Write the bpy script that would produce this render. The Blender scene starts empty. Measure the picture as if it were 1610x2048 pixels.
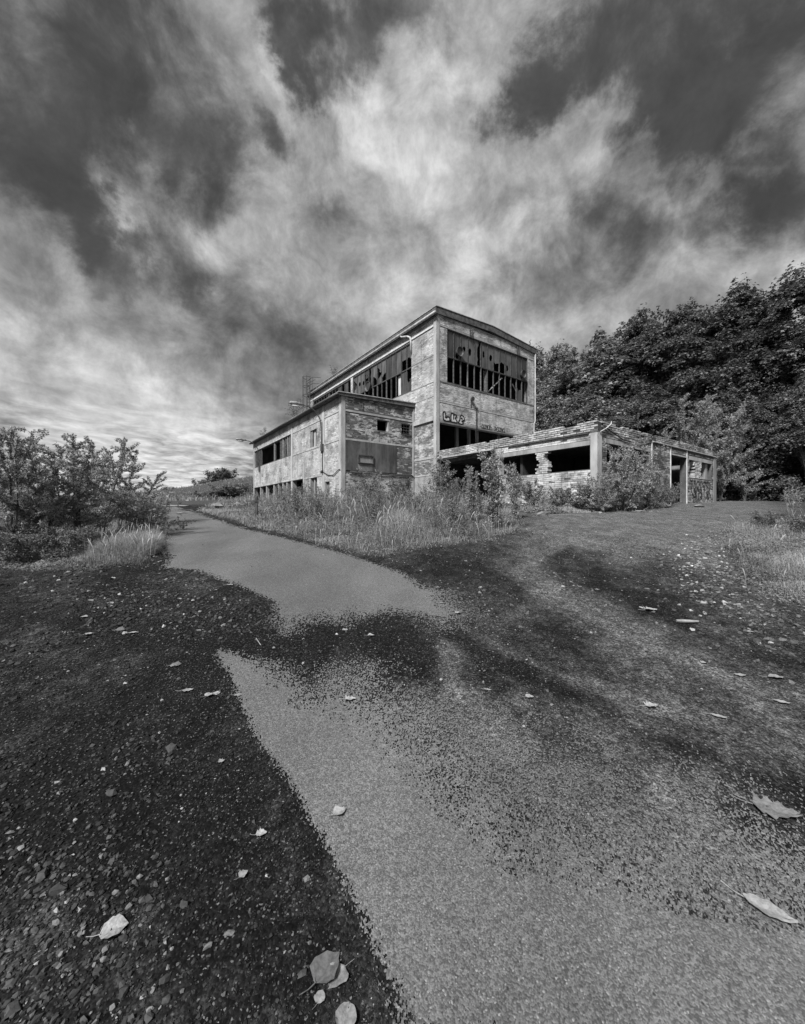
import bpy, math, random
import numpy as np

rnd = random.Random(11)
RS = np.random.RandomState(11)
sc = bpy.context.scene
COL = sc.collection

# ------------------------------------------------------------------ camera
F, CX, CY, ZE = 757.0, 805.0, 1022.0, 1.45       # focal length and horizon of the photograph (in its pixels), eye height
cam = bpy.data.cameras.new('camera')
cam.sensor_fit = 'AUTO'; cam.sensor_width = 36.0
cam.lens = 36.0 * F / 2048.0
cam.shift_y = -(1024.0 - CY) / 2048.0
cam.clip_start = 0.05; cam.clip_end = 3000
camo = bpy.data.objects.new('camera', cam); COL.objects.link(camo)
camo.location = (0, 0, ZE); camo.rotation_euler = (math.radians(90), 0, 0)
sc.camera = camo

# ------------------------------------------------------------------ view, sun, sky
sc.view_settings.view_transform = 'Standard'
try: sc.view_settings.look = 'None'
except Exception: pass
sc.view_settings.gamma = 1.0
sc.view_settings.use_curve_mapping = False
EXPO = 2.1
sc.view_settings.exposure = EXPO
SUN_EL, SUN_AZ = math.radians(47), math.radians(212)   # azimuth clockwise from +Y
sun = bpy.data.lights.new('sun', 'SUN'); sun.energy = 1.5; sun.angle = math.radians(11); sun.color = (1, 1, 1)
suno = bpy.data.objects.new('sun', sun); COL.objects.link(suno)
sd = (math.sin(SUN_AZ) * math.cos(SUN_EL), math.cos(SUN_AZ) * math.cos(SUN_EL), math.sin(SUN_EL))
from mathutils import Vector
suno.rotation_euler = Vector(sd).to_track_quat('Z', 'Y').to_euler()
suno.location = (0, 0, 40)

w = bpy.data.worlds.new('World'); sc.world = w; w.use_nodes = True
nt = w.node_tree; nt.nodes.clear()
def N(t, **k):
    n = nt.nodes.new(t)
    for a, v in k.items():
        if a == 'ins':
            for i, x in v.items():
                if hasattr(x, 'is_linked') or isinstance(x, bpy.types.NodeSocket): nt.links.new(x, n.inputs[i])
                else: n.inputs[i].default_value = x
        else: setattr(n, a, v)
    return n
def Mth(op, a, b=0.0, c=0.0, clamp=False):
    return N('ShaderNodeMath', operation=op, use_clamp=clamp, ins={0: a, 1: b, 2: c}).outputs[0]
out = N('ShaderNodeOutputWorld'); bg = N('ShaderNodeBackground')
tc = N('ShaderNodeTexCoord')
nrm = N('ShaderNodeVectorMath', operation='NORMALIZE', ins={0: tc.outputs['Generated']})
sep = N('ShaderNodeSeparateXYZ', ins={0: nrm.outputs[0]})
zc = Mth('MAXIMUM', sep.outputs[2], 0.0)
zz = Mth('ADD', zc, 0.085)
comb = N('ShaderNodeCombineXYZ', ins={0: Mth('DIVIDE', sep.outputs[0], zz), 1: Mth('DIVIDE', sep.outputs[1], zz), 2: 0.0})
mp = N('ShaderNodeMapping', ins={0: comb.outputs[0]})
mp.inputs['Scale'].default_value = (1.05, 0.85, 1); mp.inputs['Location'].default_value = (3.1, 1.7, 0.4)
mp.inputs['Rotation'].default_value = (0, 0, math.radians(-8))
wn = N("ShaderNodeTexNoise", noise_dimensions="3D", ins={"Vector": nrm.outputs[0], "Scale": 4.6, "Detail": 8.0, "Roughness": 0.62, "Distortion": 0.2})
# warped direction for the big cloud masses, so that their edges are torn
wv = N('ShaderNodeVectorMath', operation='SUBTRACT', ins={0: wn.outputs['Color'], 1: (0.5, 0.5, 0.5)})
ws = N("ShaderNodeVectorMath", operation="SCALE", ins={0: wv.outputs[0], "Scale": 0.34})
wd = N('ShaderNodeVectorMath', operation='ADD', ins={0: nrm.outputs[0], 1: ws.outputs[0]})
n1 = N('ShaderNodeTexNoise', noise_dimensions='3D', ins={'Vector': mp.outputs[0], 'Scale': 1.15, 'Detail': 9.0, 'Roughness': 0.58, 'Distortion': 0.9})
n2 = N('ShaderNodeTexNoise', noise_dimensions='3D', ins={'Vector': mp.outputs[0], 'Scale': 4.2, 'Detail': 7.0, 'Roughness': 0.6, 'Distortion': 0.5})
d1 = N('ShaderNodeTexNoise', noise_dimensions='3D', ins={'Vector': nrm.outputs[0], 'Scale': 3.3, 'Detail': 10.0, 'Roughness': 0.58, 'Distortion': 0.45})
d2 = N('ShaderNodeTexNoise', noise_dimensions='3D', ins={'Vector': nrm.outputs[0], 'Scale': 9.0, 'Detail': 9.0, 'Roughness': 0.66, 'Distortion': 0.25})
up = N('ShaderNodeMapRange', interpolation_type='SMOOTHSTEP', ins={0: sep.outputs[2], 1: 0.06, 2: 0.34, 3: 0.0, 4: 1.0}).outputs[0]
def blend(f, a, b): return Mth('ADD', a, Mth('MULTIPLY', f, Mth('SUBTRACT', b, a)))
m1 = blend(up, n1.outputs['Fac'], d1.outputs['Fac']); m2 = blend(up, n2.outputs['Fac'], d2.outputs['Fac'])
br = Mth('MULTIPLY_ADD', Mth('SUBTRACT', m1, 0.5), 0.62, 0.60)
lowk = N('ShaderNodeMapRange', interpolation_type='SMOOTHSTEP', ins={0: sep.outputs[2], 1: 0.1, 2: 0.4, 3: 0.75, 4: 0.40}).outputs[0]
br = Mth('MULTIPLY_ADD', Mth('SUBTRACT', m2, 0.5), lowk, br)
# dark and bright cloud masses: (pixel x, y, radius) in the photograph give the direction in the sky, last the strength
CL = [(60,120,190,-.22),(210,50,150,-.20),(330,190,140,-.22),(150,230,130,-.18),(50,340,110,-.26),(140,370,80,-.22),(210,415,70,-.18),
 (275,440,60,-.14),(400,320,90,-.20),(360,385,60,-.17),(600,70,75,-.30),(615,160,50,-.26),(705,70,80,-.25),(560,20,60,-.15),
 (510,240,42,-.20),(560,290,50,-.20),(605,320,40,-.16),(632,405,36,-.14),(655,480,48,-.16),(1080,150,85,-.34),(1010,230,52,-.28),
 (1170,110,100,-.32),(1270,40,130,-.26),(1420,70,150,-.26),(1560,110,150,-.22),(1400,200,95,-.26),(1330,310,85,-.30),(1500,200,100,-.22),
 (1570,340,85,-.28),(1490,400,80,-.25),(1385,445,62,-.20),(1185,455,60,-.22),(1245,505,58,-.16),(1100,570,70,-.10),(360,550,55,-.17),
 (372,615,55,-.17),(430,665,75,-.15),(500,620,70,-.12),(575,690,48,-.13),(640,680,60,-.10),(200,500,70,-.12),(255,535,60,-.12),
 (1180,560,60,-.08),(1600,470,60,-.15),(860,60,70,-.10),(800,30,70,-.12),(560,380,60,.06),
 (285,62,38,.18),(243,235,36,.20),(205,300,48,.22),(275,345,42,.14),(30,405,70,.16),(110,450,60,.14),(545,130,34,.16),(590,190,40,.13),
 (725,235,60,.20),(745,310,60,.18),(860,280,110,.16),(850,180,90,.14),(950,80,90,.16),(880,480,110,.14),(960,530,65,.22),
 (1185,340,65,.12),(520,440,100,.12),(700,370,70,.14),(1270,430,45,.14),(1040,470,70,.10),(70,700,120,.10),(1040,690,80,.14),(1180,640,80,.06),
 (1430,320,45,.10),(440,520,60,.08),(960,640,80,.08),(250,640,90,.06),(820,620,120,.04),(340,945,110,.14),(360,975,40,.18),(120,860,160,.10),(470,930,80,.08),(150,790,140,.04),(300,890,150,.16),(120,900,120,.10),(60,760,120,.06),(480,860,100,.05),(190,640,70,-.07),(60,600,60,-.05),(560,800,80,-.06),(250,760,60,-.05),(90,740,50,-.05)]
for (px, py, r, a) in CL:
    u, v = (px - CX) / F, (CY - py) / F
    L = math.sqrt(1 + u*u + v*v); c = (u / L, 1 / L, v / L)
    rad = r / F / (L ** 1.5)
    d = N('ShaderNodeVectorMath', operation='DISTANCE', ins={0: wd.outputs[0], 1: c}).outputs['Value']
    m = N('ShaderNodeMapRange', interpolation_type='SMOOTHSTEP', ins={0: d, 1: rad * 0.3, 2: rad * 1.6, 3: a * (1.0 if a < 0 else .7), 4: 0.0})
    br = Mth('ADD', br, m.outputs[0])
br = Mth('SMOOTH_MIN', Mth('SMOOTH_MAX', br, 0.305, 0.24), 0.90, 0.2)
br = Mth('MULTIPLY', br, Mth('MULTIPLY_ADD', Mth('SUBTRACT', m2, 0.5), 0.62, 1.0))
lin = Mth('POWER', br, 2.2)
sky = N('ShaderNodeTexSky', sky_type='NISHITA')
sky.sun_disc = False; sky.sun_elevation = SUN_EL; sky.sun_rotation = SUN_AZ
bw = N('ShaderNodeRGBToBW', ins={0: sky.outputs[0]})
SKY = 0.10
# clouds let a little of the clear sky through
tot = Mth('ADD', Mth('MULTIPLY', lin, 2 ** (-EXPO) / SKY * 0.97), Mth('MULTIPLY', bw.outputs[0], 0.006))
nt.links.new(tot, bg.inputs['Color']); bg.inputs['Strength'].default_value = SKY
nt.links.new(bg.outputs[0], out.inputs[0])

# ------------------------------------------------------------------ numeric helpers
def vnoise(x, y, seed=0):
    x = np.asarray(x, float); y = np.asarray(y, float)
    xi = np.floor(x).astype(np.int64); yi = np.floor(y).astype(np.int64)
    fx = x - xi; fy = y - yi
    fx = fx * fx * (3 - 2 * fx); fy = fy * fy * (3 - 2 * fy)
    def h(a, b):
        n = (a * 374761393 + b * 668265263 + seed * 982451653) & 0x7fffffff
        n = ((n ^ (n >> 13)) * 1274126177) & 0x7fffffff
        return ((n ^ (n >> 16)) & 0xffff) / 65535.0
    return (h(xi, yi) * (1 - fx) + h(xi + 1, yi) * fx) * (1 - fy) + (h(xi, yi + 1) * (1 - fx) + h(xi + 1, yi + 1) * fx) * fy
def fbm(x, y, seed=0, o=4):
    s = 0; a = 0.5; t = 0
    for i in range(o):
        s = s + a * vnoise(x, y, seed + i); t += a; x = x * 2.03 + 5.1; y = y * 2.03 + 1.7; a *= 0.5
    return s / t

_d = np.linspace(-700, 1200, 38001)
_p = np.interp(_d, [-700, -60, -20, 0, 3, 6, 9, 12, 15, 18, 22, 28, 40, 60, 90, 150, 1200],
               [-6, -3.5, -1.9, 0, .33, .70, 1.06, 1.39, 1.63, 1.80, 2.02, 2.25, 2.7, 3.5, 4.9, 6.2, 8.0])
_k = np.hanning(41); _k /= _k.sum()
_p = np.convolve(np.pad(_p, 20, 'edge'), _k, 'valid')
_k2 = np.hanning(61); _k2 /= _k2.sum()
_p = np.convolve(np.pad(_p, 30, 'edge'), _k2, 'valid')
_p -= np.interp(0, _d, _p)
def zg(x, y):
    x = np.asarray(x, float); y = np.asarray(y, float)
    z = np.interp(y, _d, _p)
    z = z + 4.3 * np.exp(-((x + 26) / 18.0) ** 2 - ((y - 78) / 18.0) ** 2)
    far = np.clip((np.hypot(x, y) - 2) / 6, 0, 1)
    z = z + (fbm(x * .55, y * .55, 3, 3) - .5) * .07 * (0.3 + 0.7 * far)
    z = z + (fbm(x * .12, y * .12, 9, 3) - .5) * .9 * np.clip((y - 34) / 30, 0, 1)
    return z
def unproj(px, py):
    px = np.atleast_1d(np.asarray(px, float)); py = np.atleast_1d(np.asarray(py, float))
    t = np.geomspace(.4, 400, 500)
    X = (px[:, None] - CX) / F * t; Z = ZE + (CY - py[:, None]) / F * t
    below = Z < zg(X, np.broadcast_to(t, X.shape))
    i = np.where(below.any(1), below.argmax(1), len(t) - 1); i = np.maximum(i, 1)
    lo, hi = t[i - 1], t[i]
    for _ in range(18):
        m = (lo + hi) / 2
        b = ZE + (CY - py) / F * m < zg((px - CX) / F * m, m)
        hi = np.where(b, m, hi); lo = np.where(b, lo, m)
    return (px - CX) / F * hi, hi
def gp(px, py):
    x, y = unproj(px, py); return float(x[0]), float(y[0]), float(zg(x, y)[0])
def project(x, y, z):
    return CX + F * x / y, CY - F * (z - ZE) / y
def sdist(x, y, poly):
    """signed distance (inside positive) of points to a closed polygon, and the nearest edge"""
    P = np.asarray(poly, float); Q = np.roll(P, -1, 0)
    best = np.full(x.shape, 1e9); idx = np.zeros(x.shape, int); ins = np.zeros(x.shape, bool)
    for i in range(len(P)):
        ax, ay = P[i]; bx, by = Q[i]
        dx, dy = bx - ax, by - ay
        t = np.clip(((x - ax) * dx + (y - ay) * dy) / (dx * dx + dy * dy + 1e-12), 0, 1)
        d = np.hypot(x - ax - t * dx, y - ay - t * dy)
        m = d < best; best = np.where(m, d, best); idx = np.where(m, i, idx)
        c = ((ay > y) != (by > y)) & (x < (bx - ax) * (y - ay) / (by - ay + 1e-12) + ax)
        ins ^= c
    return np.where(ins, best, -best), idx

# ------------------------------------------------------------------ object helpers
def meta(o, label=None, cat=None, group=None, kind=None):
    if label: o['label'] = label
    if cat: o['category'] = cat
    if group: o['group'] = group
    if kind: o['kind'] = kind
    return o
def link(name, data, parent=None, mat=None):
    o = bpy.data.objects.new(name, data); COL.objects.link(o)
    if parent is not None: o.parent = parent
    if mat is not None and data is not None and len(data.materials) == 0: data.materials.append(mat)
    return o
def empty(name, loc, label=None, cat=None, group=None):
    o = bpy.data.objects.new(name, None); COL.objects.link(o); o.location = loc; o.empty_display_size = .2
    return meta(o, label, cat, group)
def mesh_np(name, V, Fc, tone=None, mat=None, smooth=False):
    """mesh from arrays: V (n,3); Fc (m,k) with one face size, or a list of such arrays; tone per face"""
    if not isinstance(Fc, list): Fc = [Fc]
    me = bpy.data.meshes.new(name)
    V = np.asarray(V, np.float32)
    me.vertices.add(len(V)); me.vertices.foreach_set('co', V.ravel())
    li = np.concatenate([f.ravel() for f in Fc]).astype(np.int32)
    tot = np.concatenate([np.full(len(f), f.shape[1]) for f in Fc]).astype(np.int32)
    st = np.concatenate([[0], np.cumsum(tot)[:-1]]).astype(np.int32)
    me.loops.add(len(li)); me.loops.foreach_set('vertex_index', li)
    me.polygons.add(len(tot)); me.polygons.foreach_set('loop_start', st); me.polygons.foreach_set('loop_total', tot)
    me.polygons.foreach_set('use_smooth', np.full(len(tot), smooth, bool))
    me.update(calc_edges=True)
    if tone is not None:
        a = me.attributes.new('tone', 'FLOAT', 'FACE'); a.data.foreach_set('value', np.asarray(tone, np.float32))
    if mat is not None: me.materials.append(mat)
    return me
class MB:
    """collects boxes, tubes, polygons in one mesh"""
    def __init__(s): s.v = []; s.f = []; s.t = []
    def add(s, vs, fs, tone=1.0):
        k = len(s.v); s.v += [tuple(p) for p in vs]
        for f in fs: s.f.append(tuple(i + k for i in f)); s.t.append(tone)
    def hexa(s, p, tone=1.0):
        s.add(p, [(0, 3, 2, 1), (4, 5, 6, 7), (0, 1, 5, 4), (1, 2, 6, 5), (2, 3, 7, 6), (3, 0, 4, 7)], tone)
    def box(s, W, s0, s1, z0, z1, o0, o1, tone=1.0):
        s.hexa([W(s0, z0, o0), W(s1, z0, o0), W(s1, z0, o1), W(s0, z0, o1), W(s0, z1, o0), W(s1, z1, o0), W(s1, z1, o1), W(s0, z1, o1)], tone)
    def prism(s, W, pts, o0, o1, tone=1.0):
        n = len(pts); a = [W(p[0], p[1], o0) for p in pts]; b = [W(p[0], p[1], o1) for p in pts]
        s.add(a + b, [tuple(range(n)), tuple(range(2 * n - 1, n - 1, -1))] + [(i, (i + 1) % n, n + (i + 1) % n, n + i) for i in range(n)], tone)
    def tube(s, pts, r, n=6, tone=1.0, cap=True):
        P = np.array(pts, float); m = len(P)
        rr = np.full(m, r) if np.isscalar(r) else np.array(r, float)
        T = np.gradient(P, axis=0); T /= np.linalg.norm(T, axis=1)[:, None] + 1e-9
        up = np.array([0, 0, 1.]); vs = []
        for i in range(m):
            u = up if abs(T[i] @ up) < .95 else np.array([1., 0, 0])
            a = np.cross(T[i], u); a /= np.linalg.norm(a); b = np.cross(T[i], a)
            for k in range(n):
                t = 2 * math.pi * k / n
                vs.append(P[i] + rr[i] * (math.cos(t) * a + math.sin(t) * b))
        fs = [(i * n + k, i * n + (k + 1) % n, (i + 1) * n + (k + 1) % n, (i + 1) * n + k) for i in range(m - 1) for k in range(n)]
        if cap: fs += [tuple(range(n - 1, -1, -1)), tuple((m - 1) * n + k for k in range(n))]
        s.add(vs, fs, tone)
    def build(s, name, mat, parent=None, smooth=False):
        me = bpy.data.meshes.new(name); me.from_pydata(s.v, [], s.f); 
        a = me.attributes.new('tone', 'FLOAT', 'FACE'); a.data.foreach_set('value', np.array(s.t, np.float32))
        if smooth: me.polygons.foreach_set('use_smooth', np.ones(len(me.polygons), bool))
        me.materials.append(mat); me.update()
        return link(name, me, parent)

# ------------------------------------------------------------------ materials (the photograph is black and white: all greys)
def material(name):
    m = bpy.data.materials.new(name); m.use_nodes = True
    n = m.node_tree; n.nodes.clear()
    o = n.nodes.new('ShaderNodeOutputMaterial'); b = n.nodes.new('ShaderNodeBsdfPrincipled')
    n.links.new(b.outputs[0], o.inputs[0])
    return m, n, b, o
class G:
    """small node-graph helper for one material"""
    def __init__(s, name): s.m, s.n, s.b, s.o = material(name)
    def node(s, t, ins=None, **k):
        n = s.n.nodes.new(t)
        for a, v in k.items(): setattr(n, a, v)
        for i, x in (ins or {}).items():
            if isinstance(x, bpy.types.NodeSocket): s.n.links.new(x, n.inputs[i])
            else: n.inputs[i].default_value = x
        return n
    def math(s, op, a, b=0.0, c=0.0): return s.node('ShaderNodeMath', {0: a, 1: b, 2: c}, operation=op).outputs[0]
    def pos(s, scale=(1, 1, 1), rot=0.0, obj=False):
        c = s.node('ShaderNodeTexCoord').outputs['Object'] if obj else s.node('ShaderNodeNewGeometry').outputs['Position']
        mp = s.node('ShaderNodeMapping', {0: c}); mp.inputs['Scale'].default_value = scale; mp.inputs['Rotation'].default_value = (0, 0, rot)
        return mp.outputs[0]
    def noise(s, v, sc_, det=5, rough=.55, dist=0):
        return s.node('ShaderNodeTexNoise', {'Vector': v, 'Scale': sc_, 'Detail': det, 'Roughness': rough, 'Distortion': dist}).outputs['Fac']
    def ramp(s, v, a, b, lo=0.0, hi=1.0):
        return s.node('ShaderNodeMapRange', {0: v, 1: a, 2: b, 3: lo, 4: hi}, interpolation_type='SMOOTHSTEP').outputs[0]
    def mix(s, f, a, b):
        n = s.node('ShaderNodeMix', data_type='FLOAT'); 
        for i, x in ((0, f), (2, a), (3, b)):
            if isinstance(x, bpy.types.NodeSocket): s.n.links.new(x, n.inputs[i])
            else: n.inputs[i].default_value = x
        return n.outputs[0]
    def attr(s, nm): return s.node('ShaderNodeAttribute', attribute_name=nm).outputs['Fac']
    def vor(s, v, sc_, feature='F1'):
        return s.node('ShaderNodeTexVoronoi', {'Vector': v, 'Scale': sc_}, feature=feature)
    def bump(s, h, strength=.5, dist=.01):
        n = s.node('ShaderNodeBump', {'Strength': strength, 'Distance': dist, 'Height': h}); s.n.links.new(n.outputs[0], s.b.inputs['Normal'])
    def done(s, col, rough=.9, spec=.25):
        s.n.links.new(col, s.b.inputs['Base Color']) if isinstance(col, bpy.types.NodeSocket) else None
        if isinstance(rough, bpy.types.NodeSocket): s.n.links.new(rough, s.b.inputs['Roughness'])
        else: s.b.inputs['Roughness'].default_value = rough
        s.b.inputs['Specular IOR Level'].default_value = spec
        return s.m

def simple(name, lo, hi, scale=6, rough=.85, tone=True, stretch=(1, 1, 1), bump=.3, bd=.01, spec=.25, det=6):
    g = G(name); v = g.pos(stretch)
    n = g.noise(v, scale, det, .6)
    c = g.mix(g.ramp(n, .3, .7), lo, hi)
    if tone: c = g.math('MULTIPLY', c, g.attr('tone'))
    if bump: g.bump(g.noise(v, scale * 5, 4, .6), bump, bd)
    return g.done(c, rough, spec)

def brickmat(name, pale, patch_scale, t0, t1, streak=1.0):
    """bricks take their own grey from 'tone'; remains of limewash sit on them in worn patches"""
    g = G(name); v = g.pos((.9, .9, 1.5 * streak))
    big = g.noise(v, patch_scale, 6, .62, .4)
    fine = g.noise(g.pos((.85, .85, 2.1)), 5.0, 7, .66)
    f = g.ramp(g.math('ADD', g.math('MULTIPLY', big, .72), g.math('MULTIPLY', fine, .28)), t0, t1)
    grime = g.math('MULTIPLY', g.ramp(g.noise(g.pos((1, 1, .5)), .9, 6, .62), .42, .70, 1.06, .55), g.ramp(g.noise(g.pos((2.6, 2.6, .16)), 1.4, 6, .62), .52, .72, 1.0, .58))
    c = g.mix(f, g.attr('tone'), g.math('MULTIPLY_ADD', g.attr('tone'), .45, pale))
    c = g.math('MULTIPLY', c, grime)
    c = g.math('MULTIPLY', c, g.ramp(g.noise(g.pos(), 40, 3, .6), .2, .8, .8, 1.15))
    g.bump(g.noise(g.pos(), 60, 4, .6), .5, .006)
    return g.done(c, .93, .15)

M = {}
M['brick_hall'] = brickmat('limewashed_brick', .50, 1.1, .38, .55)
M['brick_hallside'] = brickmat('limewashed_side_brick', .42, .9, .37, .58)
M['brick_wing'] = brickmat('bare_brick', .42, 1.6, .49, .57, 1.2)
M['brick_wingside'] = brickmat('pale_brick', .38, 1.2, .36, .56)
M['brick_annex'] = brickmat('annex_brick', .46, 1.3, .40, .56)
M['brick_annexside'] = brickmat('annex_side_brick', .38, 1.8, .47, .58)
M['mortar'] = simple('mortar', .22, .36, 5, .95, False)
M['mortarp'] = simple('black_open_joints', .035, .07, 5, .95, False)
M['mortarl'] = simple('limewashed_mortar', .22, .34, 3, .95, False)
M['mortard'] = simple('dark_mortar', .07, .12, 5, .95, False)
M['conc'] = simple('weathered_concrete', .26, .47, 2.2, .9, True, (1, 1, .35), .4, .008)
M['concd'] = simple('dark_concrete', .12, .24, 2.5, .92, True, (1, 1, .4), .4, .008)
M['inner'] = simple('shaded_inner_wall', .025, .06, 2, .95, False)  # near-black colour stands in for the deep shade inside the openings
M['metal'] = simple('rusty_dark_metal', .035, .09, 8, .6, True, (1, 1, 1), .2, .004, .4)
M['zinc'] = simple('weathered_zinc', .22, .42, 5, .45, True, (1, 1, .5), .15, .004, .5)
M['tar'] = simple('roofing_felt', .05, .14, 4, .9, True)
M['wood'] = simple('grey_wood', .16, .34, 5, .85, True, (1, 1, .2))
M['white'] = simple('pale_flaking_paint', .42, .66, 6, .7, True)
M['black'] = simple('black_spray_paint', .012, .02, 6, .6, False, bump=0)
M['rubber'] = simple('black_cable', .015, .03, 6, .6, False, bump=0)
def glassmat():
    g = G('dirty_wired_glass'); v = g.pos((1, 1, .3))
    n = g.noise(v, 2.2, 6, .6)
    f = g.ramp(n, .3, .75)
    c = g.math('MULTIPLY', g.mix(f, .035, .10), g.attr('tone'))
    g.bump(g.noise(g.pos(), 9, 3), .12, .004)
    g.b.inputs['IOR'].default_value = 1.5
    return g.done(c, g.mix(f, .28, .7), .5)
M['glass'] = glassmat()
def plastermat():
    g = G('stained_dark_plaster')
    n = g.noise(g.pos((1, 1, .5)), 1.6, 7, .65, .3); s2 = g.noise(g.pos((4, 4, .25)), 1.2, 5, .6)
    c = g.math('MULTIPLY', g.mix(g.ramp(g.math('MULTIPLY_ADD', s2, .35, g.math('MULTIPLY', n, .65)), .36, .66), .045, .14), g.attr('tone'))
    g.bump(g.noise(g.pos(), 45, 4, .65), .4, .006)
    return g.done(c, .92, .2)
M['plaster'] = plastermat()

def leafmat(name, lo, hi, trans=.3, rough=.55, spec=.3):
    g = G(name)
    c = g.mix(g.attr('tone'), lo, hi)
    g.done(c, rough, spec)
    t = g.node('ShaderNodeBsdfTranslucent'); g.n.links.new(g.math('MULTIPLY', c, 1.15), t.inputs[0])
    mx = g.node('ShaderNodeMixShader', {0: trans, 1: g.b.outputs[0], 2: t.outputs[0]})
    g.n.links.new(mx.outputs[0], g.o.inputs[0])
    return g.m
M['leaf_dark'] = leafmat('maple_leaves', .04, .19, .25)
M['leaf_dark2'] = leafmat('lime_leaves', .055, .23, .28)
M['leaf_lit'] = leafmat('lit_maple_leaves', .09, .36, .32)  # brighter copy of the maple leaves, highlights put into the colour
M['leaf_mid'] = leafmat('shrub_leaves', .20, .50, .42)
M['leaf_pale'] = leafmat('pale_leaves', .14, .42, .35)
M['leaf_bank'] = leafmat('weed_leaves', .08, .30, .32)
M['leaf_hill'] = leafmat('distant_bush_leaves', .09, .26, .3)
M['grass'] = leafmat('grass_blades', .15, .52, .38, .7, .15)
M['grass_dark'] = leafmat('dark_grass', .05, .22, .3, .7, .15)
M['straw'] = leafmat('straw_heads', .25, .5, .3, .8, .1)
M['bark'] = simple('bark', .04, .11, 14, .9, False, (1, 1, .4), .6, .01)
M['bark_pale'] = simple('pale_twigs', .18, .34, 14, .85, False, (1, 1, .4), .3, .004)

# ------------------------------------------------------------------ ground
def groundmat():
    g = G('cinder_gravel'); P = g.pos()
    pale = g.attr('pale'); veg = g.attr('veg')
    big = g.noise(g.pos((1, .55, 1), math.radians(-38)), 1.1, 7, .62, .4)
    fine = g.noise(g.pos((1, .7, 1), math.radians(-35)), 7.0, 9, .72, .3)
    f = g.ramp(g.math('ADD', g.math('ADD', pale, g.math('MULTIPLY', g.math('SUBTRACT', big, .5), 1.3)), g.math('MULTIPLY', g.math('SUBTRACT', fine, .5), 1.7)), -.05, 1.25)
    base = g.mix(f, .007, .108)
    v1 = g.vor(P, 85.0); v2 = g.vor(P, 170.0); v3 = g.vor(P, 30.0)
    r1 = g.node('ShaderNodeSeparateColor', {0: v1.outputs['Color']}).outputs[0]
    r2 = g.node('ShaderNodeSeparateColor', {0: v2.outputs['Color']}).outputs[1]
    r3 = g.node('ShaderNodeSeparateColor', {0: v3.outputs['Color']}).outputs[2]
    k = g.math('MULTIPLY', g.ramp(r1, 0, 1, .45, 1.6), g.ramp(r2, 0, 1, .55, 1.45))
    c = g.math('MULTIPLY', g.math('MULTIPLY', base, k), g.ramp(g.noise(P, 17, 8, .7), .28, .72, .45, 1.6))
    c = g.math('MULTIPLY', c, g.ramp(g.noise(g.pos((1, .6, 1), math.radians(-35)), 3.2, 7, .68, .5), .3, .7, .62, 1.35))
    c = g.mix(g.math('MULTIPLY', g.ramp(r1, .93, .97), g.ramp(v1.outputs['Distance'], .35, .15)), c, g.mix(f, .08, .26))
    c = g.mix(g.math('MULTIPLY', g.ramp(r2, .96, .985), .7), c, .16)
    soil = g.mix(g.noise(g.pos(), 1.5, 7, .65), .02, .10)
    turf = g.math('MULTIPLY', soil, g.ramp(r1, 0, 1, .6, 1.4))
    c = g.mix(veg, c, turf)
    h = g.math('ADD', g.math('MULTIPLY', v1.outputs['Distance'], -.6), g.math('ADD', g.math('MULTIPLY', r1, .35), g.math('MULTIPLY', r2, .2)))
    g.bump(h, .8, .012)
    return g.done(c, .95, .15)
M['ground'] = groundmat()
def asphaltmat():
    g = G('worn_asphalt'); P = g.pos()
    v1 = g.vor(P, 210.0); v2 = g.vor(P, 75.0)
    r1 = g.node('ShaderNodeSeparateColor', {0: v1.outputs['Color']}).outputs[0]
    r2 = g.node('ShaderNodeSeparateColor', {0: v2.outputs['Color']}).outputs[0]
    big = g.noise(g.pos((1, .5, 1), math.radians(-30)), .9, 6, .6)
    c = g.mix(g.ramp(big, .3, .7), .092, .138)
    c = g.math('MULTIPLY', c, g.math('MULTIPLY', g.ramp(r1, 0, 1, .58, 1.34), g.ramp(r2, 0, 1, .85, 1.15)))
    pit = g.math('MULTIPLY', g.math('MULTIPLY', g.ramp(r2, .90, .97), g.ramp(v2.outputs['Distance'], .45, .2)), g.ramp(g.noise(P, 40, 4), .4, .6, .1, .8))
    c = g.mix(pit, c, .02)
    c = g.mix(g.ramp(r1, .978, .992), c, .24)
    h = g.math('SUBTRACT', g.math('MULTIPLY', r1, .4), g.math('MULTIPLY', v1.outputs['Distance'], .5))
    g.bump(h, .5, .006)
    return g.done(c, .9, .2)
M['asphalt'] = asphaltmat()

# light and dark gravel, placed where it lies (pixel, radius, strength)
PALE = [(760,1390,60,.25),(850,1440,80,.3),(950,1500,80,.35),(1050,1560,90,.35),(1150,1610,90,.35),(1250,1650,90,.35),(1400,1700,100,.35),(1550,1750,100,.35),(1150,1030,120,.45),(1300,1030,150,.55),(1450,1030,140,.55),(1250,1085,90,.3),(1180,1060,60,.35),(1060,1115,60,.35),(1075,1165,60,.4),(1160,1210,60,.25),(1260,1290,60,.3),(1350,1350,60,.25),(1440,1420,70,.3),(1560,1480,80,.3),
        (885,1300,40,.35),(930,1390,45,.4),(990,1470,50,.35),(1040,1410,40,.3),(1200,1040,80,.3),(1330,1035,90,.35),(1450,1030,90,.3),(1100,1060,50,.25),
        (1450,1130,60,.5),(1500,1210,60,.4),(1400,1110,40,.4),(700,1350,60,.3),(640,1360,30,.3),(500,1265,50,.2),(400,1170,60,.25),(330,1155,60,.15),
        (80,1180,90,.12),(240,1225,80,.1),(100,1290,60,.12),(200,1330,80,.12),(330,1500,90,.12),(150,1840,110,.16),(250,1550,100,.1),(30,1920,80,.14),(1100,1560,140,.28),(1200,1480,120,.2),(1400,1560,120,.15),(1330,1640,120,.2)]
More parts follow.
